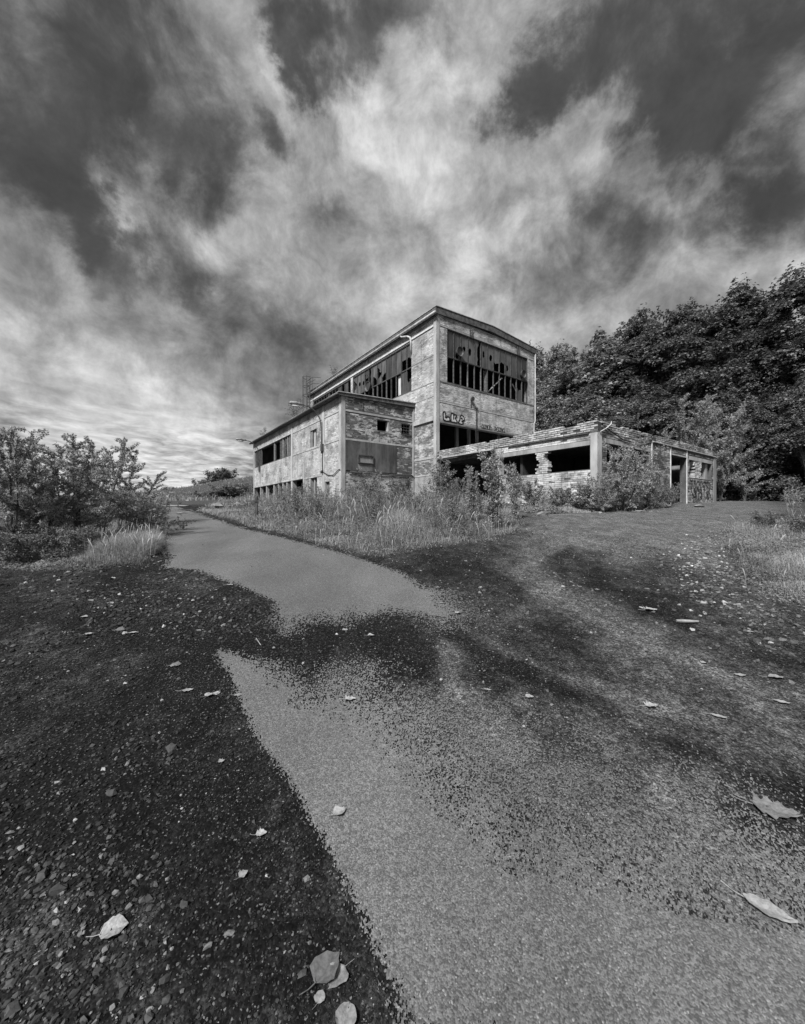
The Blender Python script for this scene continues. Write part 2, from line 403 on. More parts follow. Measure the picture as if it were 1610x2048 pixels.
DARK = [(150,1450,200,.2),(250,1720,220,.3),(420,1500,150,.12),(480,1650,160,.2),(330,1620,120,.15),(620,1285,70,.35),(760,1265,70,.3),(830,1300,60,.2),(250,1275,120,.2),(450,1290,100,.25),
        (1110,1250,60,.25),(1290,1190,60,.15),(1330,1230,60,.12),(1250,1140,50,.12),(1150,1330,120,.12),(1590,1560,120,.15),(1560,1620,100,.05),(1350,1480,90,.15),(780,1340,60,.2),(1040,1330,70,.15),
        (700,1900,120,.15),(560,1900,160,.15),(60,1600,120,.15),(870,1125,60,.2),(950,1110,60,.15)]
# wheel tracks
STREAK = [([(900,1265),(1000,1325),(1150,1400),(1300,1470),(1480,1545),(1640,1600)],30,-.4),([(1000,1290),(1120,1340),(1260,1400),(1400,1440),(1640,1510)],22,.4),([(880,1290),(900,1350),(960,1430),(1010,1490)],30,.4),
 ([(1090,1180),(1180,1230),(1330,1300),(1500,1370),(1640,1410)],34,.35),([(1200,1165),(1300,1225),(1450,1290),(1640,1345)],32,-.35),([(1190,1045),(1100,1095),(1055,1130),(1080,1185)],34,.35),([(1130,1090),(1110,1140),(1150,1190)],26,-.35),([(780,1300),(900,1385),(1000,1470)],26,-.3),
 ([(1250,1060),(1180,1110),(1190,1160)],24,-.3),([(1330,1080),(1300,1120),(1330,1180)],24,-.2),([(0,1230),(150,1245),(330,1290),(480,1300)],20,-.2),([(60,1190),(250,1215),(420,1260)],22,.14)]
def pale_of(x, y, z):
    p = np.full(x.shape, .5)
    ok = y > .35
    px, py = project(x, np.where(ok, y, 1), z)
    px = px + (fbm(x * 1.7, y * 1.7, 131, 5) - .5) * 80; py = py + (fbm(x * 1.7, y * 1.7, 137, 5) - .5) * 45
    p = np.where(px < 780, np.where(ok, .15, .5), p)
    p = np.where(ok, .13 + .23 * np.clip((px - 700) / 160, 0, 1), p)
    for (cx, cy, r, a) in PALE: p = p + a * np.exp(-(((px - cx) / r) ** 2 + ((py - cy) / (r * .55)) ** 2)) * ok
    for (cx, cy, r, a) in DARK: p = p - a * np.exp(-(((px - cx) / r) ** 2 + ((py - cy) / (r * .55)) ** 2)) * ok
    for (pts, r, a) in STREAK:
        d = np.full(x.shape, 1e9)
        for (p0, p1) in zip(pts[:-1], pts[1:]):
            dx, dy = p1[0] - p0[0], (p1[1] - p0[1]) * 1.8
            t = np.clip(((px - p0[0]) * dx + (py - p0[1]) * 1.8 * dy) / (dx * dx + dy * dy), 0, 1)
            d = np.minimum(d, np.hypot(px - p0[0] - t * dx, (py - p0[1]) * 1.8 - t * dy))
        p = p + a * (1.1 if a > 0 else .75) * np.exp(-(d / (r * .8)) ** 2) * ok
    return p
def wpoly(pts):
    a = np.array(pts, float); x, y = unproj(a[:, 0], a[:, 1]); return np.stack([x, y], 1)

# outlines on the ground, given by where they are seen
BANK = wpoly([(395,1022),(440,1034),(500,1052),(600,1078),(700,1104),(760,1114),(830,1098),(900,1090),(980,1080),(1035,1064),(1040,1042),(1030,1022)])
BANK = np.vstack([BANK, [(9.2, 12.6), (6.6, 13.0), (2.4, 20.0), (-4, 19), (-14, 34), (-16, 36)]])
VERGE = np.vstack([wpoly([(322,1012),(327,1045),(326,1075),(320,1105),(290,1128),(200,1137),(90,1140),(0,1142),(-120,1146),(-300,1150)]), [(-22, 9), (-40, 40), (-30, 45)]])
RIGHT = np.vstack([wpoly([(1455,1050),(1440,1085),(1450,1120),(1490,1165),(1545,1200),(1610,1222),(1700,1240)]), [(14, 9), (24, 14), (30, 22)], wpoly([(1600,1022)])])
STRIP = np.vstack([wpoly([(1035,1026),(1100,1028),(1200,1024),(1290,1019),(1345,1014)]), [(12.6, 18.2), (6.8, 13.4), (6.2, 13.6)]])
angs = np.concatenate([np.linspace(-62, 62, 260), np.linspace(65, 295, 70)])
rad = np.geomspace(.3, 1100, 330)
A, Rr = np.meshgrid(np.radians(angs), rad)
GX = (np.sin(A) * Rr).ravel(); GY = (np.cos(A) * Rr).ravel(); GZ = zg(GX, GY)
na, nr = len(angs), len(rad)
ii, jj = np.meshgrid(np.arange(nr - 1), np.arange(na), indexing='ij')
q = np.stack([ii * na + jj, ii * na + (jj + 1) % na, (ii + 1) * na + (jj + 1) % na, (ii + 1) * na + jj], -1).reshape(-1, 4)
c0 = len(GX); GXa = np.append(GX, 0); GYa = np.append(GY, 0); GZa = np.append(GZ, 0)
tri = np.stack([np.full(na, c0), (np.arange(na) + 1) % na, np.arange(na)], -1)
me = mesh_np('ground', np.stack([GXa, GYa, GZa], 1), [q, tri], None, M['ground'], True)
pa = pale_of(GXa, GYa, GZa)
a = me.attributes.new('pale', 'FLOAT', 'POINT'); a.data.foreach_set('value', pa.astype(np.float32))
veg = np.zeros(len(GXa))
for Pg in (BANK, VERGE, RIGHT, STRIP):
    s_, _ = sdist(GXa, GYa, Pg); veg = np.maximum(veg, np.clip(s_ / .25 + .3 + 1.2 * (fbm(GXa * 3, GYa * 3, 5) - .5), 0, 1))
veg = np.maximum(veg, np.clip((GYa - 24) / 5, 0, 1)); veg = np.maximum(veg, np.clip((GYa - 15) / 3, 0, 1) * np.clip((-2 - GXa) / 2, 0, 1)); veg = np.maximum(veg, np.clip((-GYa - 4) / 5, 0, 1)); veg = np.maximum(veg, np.clip((np.abs(GXa) - 22) / 5, 0, 1))
a = me.attributes.new('veg', 'FLOAT', 'POINT'); a.data.foreach_set('value', veg.astype(np.float32))
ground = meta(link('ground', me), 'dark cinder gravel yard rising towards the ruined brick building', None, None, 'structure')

# ------------------------------------------------------------------ asphalt road: a thin worn sheet, its edge crumbled away under the gravel
ROADA = [(305,1004,.02),(318,1010,.05),(326,1040,.05),(329,1080,.05),(327,1105,.05),(345,1112,.05),(330,1136,.04),(400,1141,.05),(440,1157,.04),(500,1180,.03),(546,1205,.05),(550,1235,.10),(572,1268,.16),(592,1248,.16),(640,1238,.14),(680,1245,.14),(720,1230,.12),(790,1226,.10),(850,1236,.16),(880,1250,.2),(925,1226,.16),(888,1184,.10),(850,1178,.06),(800,1146,.05),(770,1135,.05),(700,1112,.05),(600,1085,.05),(500,1061,.06),(420,1036,.08),(355,1014,.06),(330,1004,.02)]
ROADB = [(430,1302,.02),(455,1345,.015),(480,1395,.015),(520,1490,.012),(560,1540,.012),(620,1640,.012),(680,1750,.014),(740,1870,.014),(770,1950,.02),(815,2060,.03),(860,2200,.05),(1900,2200,.1),(1900,1830,.3),(1610,1735,.35),(1500,1700,.35),(1400,1665,.35),(1250,1630,.34),(1150,1590,.32),(1050,1560,.3),(985,1525,.28),(920,1475,.24),(850,1435,.22),(780,1405,.20),(740,1372,.22),(700,1352,.22),(655,1352,.2),(620,1372,.10),(565,1345,.07),(520,1322,.04),(480,1310,.03)]
ra = wpoly([p[:2] for p in ROADA]); rb = wpoly([p[:2] for p in ROADB])
# the road goes on over the crest
ra = np.vstack([[(-20.5, 33)], ra, [(-19.0, 33)]])
fza = np.array([.02] + [p[2] for p in ROADA] + [.02]); fzb = np.array([p[2] for p in ROADB])
def road_mask(x, y):
    sa, ia = sdist(x, y, ra); sb, ib = sdist(x, y, rb)
    n = (fbm(x * 5, y * 5, 21, 3) - .5) * .9 + (vnoise(x * 46, y * 46, 31) - .5) * .5 + (vnoise(x * 190, y * 190, 37) - .5) * 2.3
    ma = sa + fza[ia] * n * 1.6; mb = sb + fzb[ib] * n * 1.9
    # strewn gravel also leaves holes inside the sheet near its loose edges
    return np.maximum(ma, mb)
th = np.radians(np.concatenate([np.linspace(-50, 56, 820)])); rr = np.geomspace(.8, 40, 900)
A, Rr = np.meshgrid(th, rr); jr = np.random.RandomState(4); A = A + (jr.rand(*A.shape) - .5) * .9 * (th[1] - th[0]); Rr = Rr * (1 + (jr.rand(*A.shape) - .5) * .9 * math.log(rr[1] / rr[0]))
X = np.sin(A) * Rr; Y = np.cos(A) * Rr
Xc = (X[:-1, :-1] + X[1:, 1:]) / 2; Yc = (Y[:-1, :-1] + Y[1:, 1:]) / 2
keep = road_mask(Xc, Yc) > 0
nA = len(th)
ii, jj = np.nonzero(keep)
q = np.stack([ii * nA + jj, ii * nA + jj + 1, (ii + 1) * nA + jj + 1, (ii + 1) * nA + jj], -1)
u, inv = np.unique(q, return_inverse=True); q = inv.reshape(-1, 4)
Vx = X.ravel()[u]; Vy = Y.ravel()[u]
me = mesh_np('asphalt_road', np.stack([Vx, Vy, zg(Vx, Vy) + .007], 1), q, None, M['asphalt'], True)
road = meta(link('asphalt_road', me), 'worn pale asphalt lane half buried under dark gravel', None, None, 'structure')

# ------------------------------------------------------------------ stones
def rock(seed, n=20):
    r = np.random.RandomState(seed)
    t = (1 + 5 ** .5) / 2
    v = np.array([(-1,t,0),(1,t,0),(-1,-t,0),(1,-t,0),(0,-1,t),(0,1,t),(0,-1,-t),(0,1,-t),(t,0,-1),(t,0,1),(-t,0,-1),(-t,0,1)], float)
    f = np.array([(0,11,5),(0,5,1),(0,1,7),(0,7,10),(0,10,11),(1,5,9),(5,11,4),(11,10,2),(10,7,6),(7,1,8),(3,9,4),(3,4,2),(3,2,6),(3,6,8),(3,8,9),(4,9,5),(2,4,11),(6,2,10),(8,6,7),(9,8,1)])
    v /= np.linalg.norm(v, axis=1)[:, None]; v *= (1 + .34 * np.clip(r.randn(12, 1), -1.6, 1.6)); v += .14 * r.randn(12, 3)
    v *= np.array([1, r.uniform(.6, .9), r.uniform(.55, .85)])
    return v, f
def octa(seed):
    r = np.random.RandomState(seed)
    v = np.array([(1,0,0),(-1,0,0),(0,1,0),(0,-1,0),(0,0,1),(0,0,-1)], float) * r.uniform(.55, 1.15, (6, 1)) + .18 * r.randn(6, 3)
    v *= np.array([1, .75, .55])
    return v, np.array([(0,2,4),(2,1,4),(1,3,4),(3,0,4),(2,0,5),(1,2,5),(3,1,5),(0,3,5)])
def rotz(v, a):
    c, s = np.cos(a), np.sin(a); return np.stack([v[..., 0] * c - v[..., 1] * s, v[..., 0] * s + v[..., 1] * c, v[..., 2]], -1)
def stonemat():
    g = G('stone'); c = g.math('MULTIPLY', g.attr('tone'), g.ramp(g.noise(g.pos(), 90, 4, .6), .25, .75, .7, 1.25))
    g.bump(g.noise(g.pos(), 160, 3), .4, .003)
    return g.done(c, .85, .3)
M['stone'] = stonemat()
def scatter(n, rmin, rmax, smin, smax, geo, seed, dens, power=1.0):
    r = np.random.RandomState(seed)
    R_ = rmin * (rmax / rmin) ** r.rand(n) ** power; T_ = np.radians(r.uniform(-49, 49, n))
    x, y = np.sin(T_) * R_, np.cos(T_) * R_
    k = r.rand(n) < dens(x, y); x, y, R_ = x[k], y[k], R_[k]; n = len(x)
    s = np.exp(r.uniform(np.log(smin), np.log(smax), n)) * np.clip(R_ / 1.6, .75, 3)
    V = np.zeros((n, len(geo[0][0]), 3)); Fc = geo[0][1]
    g_i = r.randint(0, len(geo), n)
    for i, (v, f) in enumerate(geo):
        m = g_i == i; V[m] = v[None]
    V = rotz(V * s[:, None, None], r.rand(n)[:, None] * 6.28)
    V += np.stack([x, y, zg(x, y) + s * .12 + .002], 1)[:, None]
    fc = (Fc[None] + (np.arange(n) * V.shape[1])[:, None, None]).reshape(-1, 3)
    p = pale_of(x, y, zg(x, y))
    tone = np.exp(r.normal(np.log(.017 + .055 * np.clip(p, 0, 1)), .6, n)); b = r.rand(n) < .035; tone[b] = r.uniform(.10, .28, b.sum())
    return V.reshape(-1, 3), fc, np.repeat(np.clip(tone, .006, .4), len(Fc))
def dens_gravel(x, y):
    m = road_mask(x, y); cl = fbm(x * 1.4, y * 1.4, 51, 4); v, _ = sdist(x, y, VERGE); v2, _ = sdist(x, y, BANK)
    d = np.clip((cl - .30) * 3.2, .12, 1); d = np.where(m > 0, .025 + .5 * np.clip(1 - m / .3, 0, 1) * (x > -.8), d)
    return np.where((v > .2) | (v2 > .3), 0, d)
gv, gf, gt = scatter(95000, .8, 9, .0022, .0062, [octa(i) for i in range(6)], 5, dens_gravel, .8)
link('gravel', mesh_np('gravel', gv, gf, gt, M['stone']), ground)['kind'] = 'stuff'
def dens_cob(x, y):
    z = zg(x, y); px, py = project(x, y, z)
    d = .05 + .75 * np.clip((fbm(x * 1.1, y * 1.1, 61, 3) - .47) * 5, 0, 1) * (px < 620) + .8 * np.exp(-((px - 120) / 170) ** 2 - ((py - 1850) / 160) ** 2) + .5 * np.exp(-((px - 300) / 120) ** 2 - ((py - 1540) / 110) ** 2)
    d += 1.5 * np.exp(-((px - 1440) / 80) ** 2 - ((py - 1140) / 70) ** 2) + .5 * np.exp(-((px - 1540) / 90) ** 2 - ((py - 1260) / 60) ** 2)
    return d * (road_mask(x, y) < -.01)
gv, gf, gt = scatter(30000, .8, 10, .0036, .0088, [rock(i) for i in range(6)], 8, dens_cob, .75)
link('pebbles', mesh_np('pebbles', gv, gf, gt * 1.3 * (1 + .5 * np.clip((gv.reshape(-1, 12, 3)[:, 0, 0] - 2.2) / 2, 0, 1)).repeat(20), M['stone']), ground)['kind'] = 'stuff'
# the larger stones, one by one
rocks = []
for i in range(7):
    v, f = rock(100 + i); rocks.append([mesh_np('stone', v, f, np.full(len(f), tn), M['stone']) for tn in (.022, .036, .06, .15)])
def place_stone(x, y, s, tn):
    o = bpy.data.objects.new('stone', rnd.choice(rocks)[tn]); COL.objects.link(o); o.parent = ground
    o.location = (x, y, float(zg(x, y)) + s * .2); o.scale = (s, s, s * rnd.uniform(.8, 1.1)); o.rotation_euler = (rnd.uniform(-.2, .2), rnd.uniform(-.2, .2), rnd.uniform(0, 6.28))
nst = 0
for (px, py, s, tn) in [(368,1810,11,2),(416,1893,8,3),(460,1867,9,3),(295,1800,9,1),(110,1785,14,1),(85,1755,12,2),(20,2025,16,2),(195,1945,12,2),(247,1985,12,1),(603,1950,8,2),(345,1500,10,2),(220,1590,10,2),(255,1530,7,3),(352,1330,8,3),(240,1262,8,3),(1320,1570,4,2),(1430,1180,7,2),(1392,1102,6,3),(1470,1150,8,2),(1415,1108,6,3),(1510,1180,8,2)]:
    x, y = unproj(px, py); place_stone(float(x[0]), float(y[0]), s / F * float(y[0]) , tn); nst += 1
while nst < 290:
    if rnd.random() < .3:
        x, y = unproj(rnd.uniform(-20, 340), rnd.uniform(1690, 2050)); place_stone(float(x[0]), float(y[0]), rnd.uniform(.006, .0125), rnd.choice([1, 2, 2, 2, 3])); nst += 1; continue
    R_ = .85 * (7 / .85) ** rnd.random() ** .8; t = math.radians(rnd.uniform(-47, 47)); x, y = math.sin(t) * R_, math.cos(t) * R_
    if rnd.random() < float(dens_cob(np.array([x]), np.array([y]))[0]) * .9:
        place_stone(x, y, rnd.uniform(.008, .0135) * (1 if R_ < 2 else 1.2), rnd.choice([0, 1, 1, 2, 2, 2, 3])); nst += 1

# ------------------------------------------------------------------ buildings
TH = math.radians(35.5)
UL = (-math.sin(TH), math.cos(TH)); UR = (math.cos(TH), math.sin(TH)); HX, HY = 1.87, 20.5
def P(a, b, z): return (HX + a * UR[0] + b * UL[0], HY + a * UR[1] + b * UL[1], z)
def face_a(A_): return lambda s, z, o: P(A_ - o, s, z)       # wall that looks to the left of the yard; runs along b
def face_b(B_): return lambda s, z, o: P(s, B_ - o, z)       # wall that looks to the camera's right; runs along a
def building(name, a, b, z, label, cat='building'):
    o = empty(name, (0, 0, 0), label, cat); return o
def wall_cells(mb, W, s0, s1, z0, z1, holes, thick, tone=1.0, zt=None):
    """wall with openings: front, back and the reveals of every hole"""
    S = sorted({s0, s1} | {min(max(h[k], s0), s1) for h in holes for k in (0, 1)})
    Z = sorted({z0, z1} | {min(max(h[k], z0), z1) for h in holes for k in (2, 3)})
    solid = {}
    for i in range(len(S) - 1):
        for j in range(len(Z) - 1):
            cs, cz = (S[i] + S[i + 1]) / 2, (Z[j] + Z[j + 1]) / 2
            solid[i, j] = not any(h[0] < cs < h[1] and h[2] < cz < h[3] for h in holes)
    for (i, j), ok in solid.items():
        if not ok: continue
        a, b, c, d = S[i], S[i + 1], Z[j], Z[j + 1]
        mb.add([W(a, c, 0), W(b, c, 0), W(b, d, 0), W(a, d, 0)], [(0, 1, 2, 3)], tone)
        mb.add([W(a, c, -thick), W(b, c, -thick), W(b, d, -thick), W(a, d, -thick)], [(3, 2, 1, 0)], tone)
        for (di, dj, p, q_) in ((-1, 0, (a, c), (a, d)), (1, 0, (b, c), (b, d)), (0, -1, (a, c), (b, c)), (0, 1, (a, d), (b, d))):
            if not solid.get((i + di, j + dj), False):
                mb.add([W(*p, 0), W(*q_, 0), W(*q_, -thick), W(*p, -thick)], [(0, 1, 2, 3)], tone)
def brick_rows(W, s0, s1, z0, z1, holes, tonef, seed, proud=.0025, bl=.25, bh=.066, jt=.011, gone=.0, wob=.0012):
    """courses of single bricks standing proud of the mortar; returns arrays"""
    r = np.random.RandomState(seed); out = []; z = z0; k = 0
    while z + bh <= z1 + 1e-6:
        s = s0 - ((bl + jt) * (.5 if k % 2 else 0) + r.uniform(0, .03 if proud > .006 else .06))
        while s < s1:
            ln = bl if proud > .006 else bl * r.uniform(.96, 1.04)
            a, b = max(s, s0), min(s + ln, s1); s += ln + jt
            segs = [(a, b)]
            for h in holes:
                if h[2] < z + bh - .004 and h[3] > z + .004:
                    ns = []
                    for (p, q_) in segs:
                        if h[1] <= p or h[0] >= q_: ns.append((p, q_))
                        else:
                            if h[0] - p > .03: ns.append((p, h[0]))
                            if q_ - h[1] > .03: ns.append((h[1], q_))
                    segs = ns
            for (p, q_) in segs:
                if q_ - p > .03 and r.rand() > gone: out.append((p, q_, z, z + bh))
        z += bh + jt; k += 1
    B = np.array(out); n = len(B); o1 = proud + r.randn(n) * wob; jz = r.randn(n, 8) * .0025
    V = []
    def WW(s, z_, o): return np.stack(W(s, z_, o), -1) if not np.isscalar(s) else W(s, z_, o)
    c = []
    for ci, (si, zi) in enumerate(((0, 2), (1, 2), (1, 3), (0, 3))):
        c.append(np.stack(np.broadcast_arrays(*W(B[:, si], B[:, zi] + jz[:, ci], np.full(n, -.004))), -1))
    for ci, (si, zi) in enumerate(((0, 2), (1, 2), (1, 3), (0, 3))):
        c.append(np.stack(np.broadcast_arrays(*W(B[:, si] + jz[:, 4 + ci], B[:, zi] + jz[:, ci], o1 + jz[:, 4 + ci])), -1))
    V = np.stack(c, 1)
    f = np.array([(4, 5, 6, 7), (0, 1, 5, 4), (1, 2, 6, 5), (2, 3, 7, 6), (3, 0, 4, 7)])
    Fc = (f[None] + (np.arange(n) * 8)[:, None, None]).reshape(-1, 4)
    t = tonef(r, B)
    # firing batches: neighbours along a course are alike
    run = fbm(B[:, 0] * 1.1 + 7 * seed, B[:, 2] * 4.5, seed + 40, 3); t = t * (.72 + .56 * run)
    return V.reshape(-1, 3), Fc, np.repeat(t, 5)
def bricks(name, parent, mat, *a, **k):
    v, f, t = brick_rows(*a, **k)
    o = link(name, mesh_np(name, v, f, t, mat), parent); o['kind'] = 'stuff'; return o
def tn(lo, hi, pale=.0, palev=(.35, .5)):
    def fn(r, B):
        t = r.uniform(lo, hi, len(B)); m = r.rand(len(B)) < pale; t[m] = r.uniform(*palev, m.sum()); return t
    return fn

ZB = 1.0     # walls run down below the ground
# ---- the tall hall
hall = building('factory_hall', 0, 0, 0, 'tall brick factory hall with a band of smashed windows under its flat roof')
Wr, Wl = face_b(0.0), face_a(0.0)
HA, HB, HT = 8.55, 18.1, 12.2
win = (.73, 7.91, 8.55, 11.56); lo_open = (.19, 7.7, 4.5, 6.27)
lw1 = (2.30, 9.62, 8.53, 11.45); lw2 = (9.95, 17.2, 8.53, 11.45)
mb = MB(); wall_cells(mb, Wr, 0, HA, ZB, HT, [win, lo_open, (.3, 7.5, ZB, 4.22)], .30); o = mb.build('front_wall', M['mortarl'], hall)
fr = o
exr = [win, lo_open, (-.1, .17, 0, 13), (0, HA, 7.37, 7.46), (0, HA, 11.54, 11.62), (0, HA, 8.50, 8.545), (.19, 7.9, 6.27, 6.36), (2.99, 3.07, 6.2, 7.45)]
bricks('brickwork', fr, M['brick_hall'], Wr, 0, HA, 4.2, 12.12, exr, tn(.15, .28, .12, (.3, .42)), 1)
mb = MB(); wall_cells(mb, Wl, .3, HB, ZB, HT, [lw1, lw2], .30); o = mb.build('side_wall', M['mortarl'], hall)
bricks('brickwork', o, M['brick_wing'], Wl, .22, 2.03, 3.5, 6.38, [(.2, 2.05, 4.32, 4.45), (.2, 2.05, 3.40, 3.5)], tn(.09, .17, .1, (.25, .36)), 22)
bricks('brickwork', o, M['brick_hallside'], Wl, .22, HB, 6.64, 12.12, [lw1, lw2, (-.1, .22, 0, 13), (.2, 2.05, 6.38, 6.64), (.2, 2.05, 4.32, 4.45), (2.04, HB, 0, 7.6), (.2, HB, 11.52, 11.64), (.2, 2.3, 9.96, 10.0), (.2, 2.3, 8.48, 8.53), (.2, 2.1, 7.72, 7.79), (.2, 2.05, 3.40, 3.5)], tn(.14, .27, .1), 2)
mb = MB(); mb.box(face_a(HA), .3, HB, ZB, HT, -.0, -.3); mb.box(face_b(HB), 0.3, HA - .3, ZB, HT, 0.0, -.3); mb.build('rear_wall', M['concd'], hall)
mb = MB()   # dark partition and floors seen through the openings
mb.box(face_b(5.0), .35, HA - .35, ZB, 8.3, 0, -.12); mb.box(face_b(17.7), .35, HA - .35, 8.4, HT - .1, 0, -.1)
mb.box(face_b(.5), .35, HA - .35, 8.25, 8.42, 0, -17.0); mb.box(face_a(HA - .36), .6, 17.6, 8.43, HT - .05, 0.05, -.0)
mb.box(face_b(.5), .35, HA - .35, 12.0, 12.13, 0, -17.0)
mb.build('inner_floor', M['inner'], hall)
# concrete frame: corner post, bands, lintels
mb = MB(); mb.box(Wl, -.02, .24, ZB, 12.15, -.1, .045); mb.box(Wr, -.045, .16, ZB, 12.13, -.02, .022); mb.build('corner_post', M['conc'], hall)
def band(parent, W, s0, s1, z0, z1, o1, mat='conc', name='band', tone=1.0):
    mb = MB(); mb.box(W, s0, s1, z0, z1, -.02, o1, tone); return mb.build(name, M[mat], parent)
band(hall, Wr, .17, HA, 7.38, 7.45, .018); band(hall, Wr, .17, .72, 11.55, 11.61, .02); band(hall, Wr, 7.92, HA, 11.55, 11.61, .02)
band(hall, Wr, .17, HA, 8.505, 8.54, .03, 'concd'); band(hall, Wr, .20, 7.7, 6.275, 6.35, .02, 'concd', 'lintel')
band(hall, Wl, .25, 2.04, 6.39, 6.63, .10); band(hall, Wl, .25, 2.03, 4.33, 4.44, .03); band(hall, Wl, .25, 2.03, 3.41, 3.49, .02)
band(hall, Wl, .25, HB, 11.53, 11.63, .055, 'white'); band(hall, Wl, .25, 2.28, 9.97, 9.995, .014, 'concd'); band(hall, Wl, .25, 2.28, 8.49, 8.52, .014, 'concd'); band(hall, Wl, .25, 2.05, 7.73, 7.78, .02)
band(hall, Wl, 17.3, HB + .02, ZB, 12.1, .03, 'conc', 'corner_post')
# roof with a shallow ridge and a deep dark verge board on the front
def Wroof(s, z, o): return P(s, -o, z)
mb = MB(); mb.prism(Wroof, [(-.14, 12.10), (-.14, 12.47), (4.4, 12.66), (8.74, 12.34), (8.74, 12.0), (4.4, 12.30)], .10, -18.35, 1.0)
roof = mb.build('roof', M['tar'], hall)
mb = MB(); mb.prism(Wroof, [(-.17, 12.47), (-.17, 12.50), (4.4, 12.695), (8.79, 12.37), (8.79, 12.34), (4.4, 12.665)], .13, -18.4, 1.1); mb.build('roof_flashing', M['zinc'], roof)
mb = MB(); mb.tube([P(-.24, b, 12.10) for b in (-.15, 4, 9, 14, 18.3)], .085, 8); mb.build('gutter', M['zinc'], hall, True)
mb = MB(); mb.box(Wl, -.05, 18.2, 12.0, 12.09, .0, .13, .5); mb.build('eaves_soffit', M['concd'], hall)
mb = MB(); mb.tube([P(-.24, 3.1, 12.05), P(-.23, 3.0, 11.93), P(-.16, 2.5, 11.8), P(-.1, 2.3, 11.68), P(-.09, 2.25, 11.4), P(-.09, 2.25, 10.8)], .055, 8, 1.5); mb.build('downpipe', M['zinc'], hall, True)
mb = MB(); mb.tube([P(8.62, -.06, 12.0), P(8.62, -.06, 7.5), P(8.5, -.06, 7.3), P(8.5, -.06, 4.3)], .045, 6); mb.build('downpipe', M['zinc'], hall, True)
mb = MB(); mb.box(Wr, 2.995, 3.06, 6.3, 7.46, .0, .05); mb.box(Wr, 2.96, 3.10, 7.44, 7.52, .0, .08); mb.build('cable_duct', M['metal'], hall)
for s in (2.45, 6.72):
    mb = MB(); mb.box(Wr, s, s + .045, 11.57, 12.05, .03, .08); mb.box(Wr, s + .2, s + .235, 11.57, 12.0, .03, .07); mb.build('bracket', M['metal'], hall)
# front window: steel bars, wired panes, most of them smashed
def jag(a, b, n, amp, r):
    """points from a to b with a torn line"""
    pts = []
    for i in range(1, n):
        t = i / n; pts.append((a[0] + (b[0] - a[0]) * t + r.uniform(-amp, amp), a[1] + (b[1] - a[1]) * t + r.uniform(-amp, amp)))
    return [a] + pts + [b]
def pane(parent, W, s0, s1, z0, z1, how, seed):
    r = random.Random(seed); w = s1 - s0; h = z1 - z0; o0, o1 = -.085, -.079
    T = rnd.uniform(.6, 2.0); mb = MB()
    if how == 'full': mb.prism(W, [(s0, z0), (s1, z0), (s1, z1), (s0, z1)], o0, o1, T)
    elif how == 'top':      # the lower part has fallen out
        k = z0 + h * r.uniform(.3, .6)
        mb.prism(W, jag((s0, k + r.uniform(-.25, .25)), (s1, k + r.uniform(-.25, .25)), 6, .09 * h / 1.5, r) + [(s1, z1), (s0, z1)], o0, o1, T)
    elif how == 'bottom':
        k = z0 + h * r.uniform(.35, .75)
        mb.prism(W, [(s0, z0), (s1, z0)] + jag((s1, k + r.uniform(-.25, .25)), (s0, k), 6, .12, r), o0, o1, T)
    elif how == 'left':
        mb.prism(W, [(s0, z0)] + jag((s0 + w * .45, z0), (s0 + w * .6, z1), 7, .06, r) + [(s0, z1)], o0, o1, T)
    elif how == 'shards':
        mb.prism(W, [(s0, z1)] + jag((s0, z1 - h * .45), (s1, z1 - h * .2), 5, .14, r) + [(s1, z1)], o0, o1, T)
        mb.prism(W, [(s0, z0)] + [(s1, z0)] + jag((s1, z0 + h * .15), (s0, z0 + h * .42), 5, .1, r), o0, o1, T)
    else:                   # a hole knocked through the middle
        cx = s0 + w * r.uniform(.35, .65); cz = z0 + h * how; ry = h * r.uniform(.10, .19); rx = w * r.uniform(.22, .36)
        A_ = [(cx, cz + ry)]; B_ = [(cx, cz - ry)]
        L = [(cx + rx * r.uniform(.6, 1.1) * -math.sin(math.pi * t), cz + ry * math.cos(math.pi * t)) for t in (.2, .35, .5, .65, .8)]
        Q = [(cx + rx * r.uniform(.6, 1.1) * math.sin(math.pi * t), cz - ry * math.cos(math.pi * t)) for t in (.2, .35, .5, .65, .8)]
        mb.prism(W, [(s0, z0), (cx, z0)] + B_ + L[::-1] + A_ + [(cx, z1), (s0, z1)], o0, o1, T)
        mb.prism(W, [(cx, z0), (s1, z0), (s1, z1), (cx, z1)] + A_ + Q[::-1] + B_, o0, o1, T)
    return mb.build('pane', M['glass'], parent)
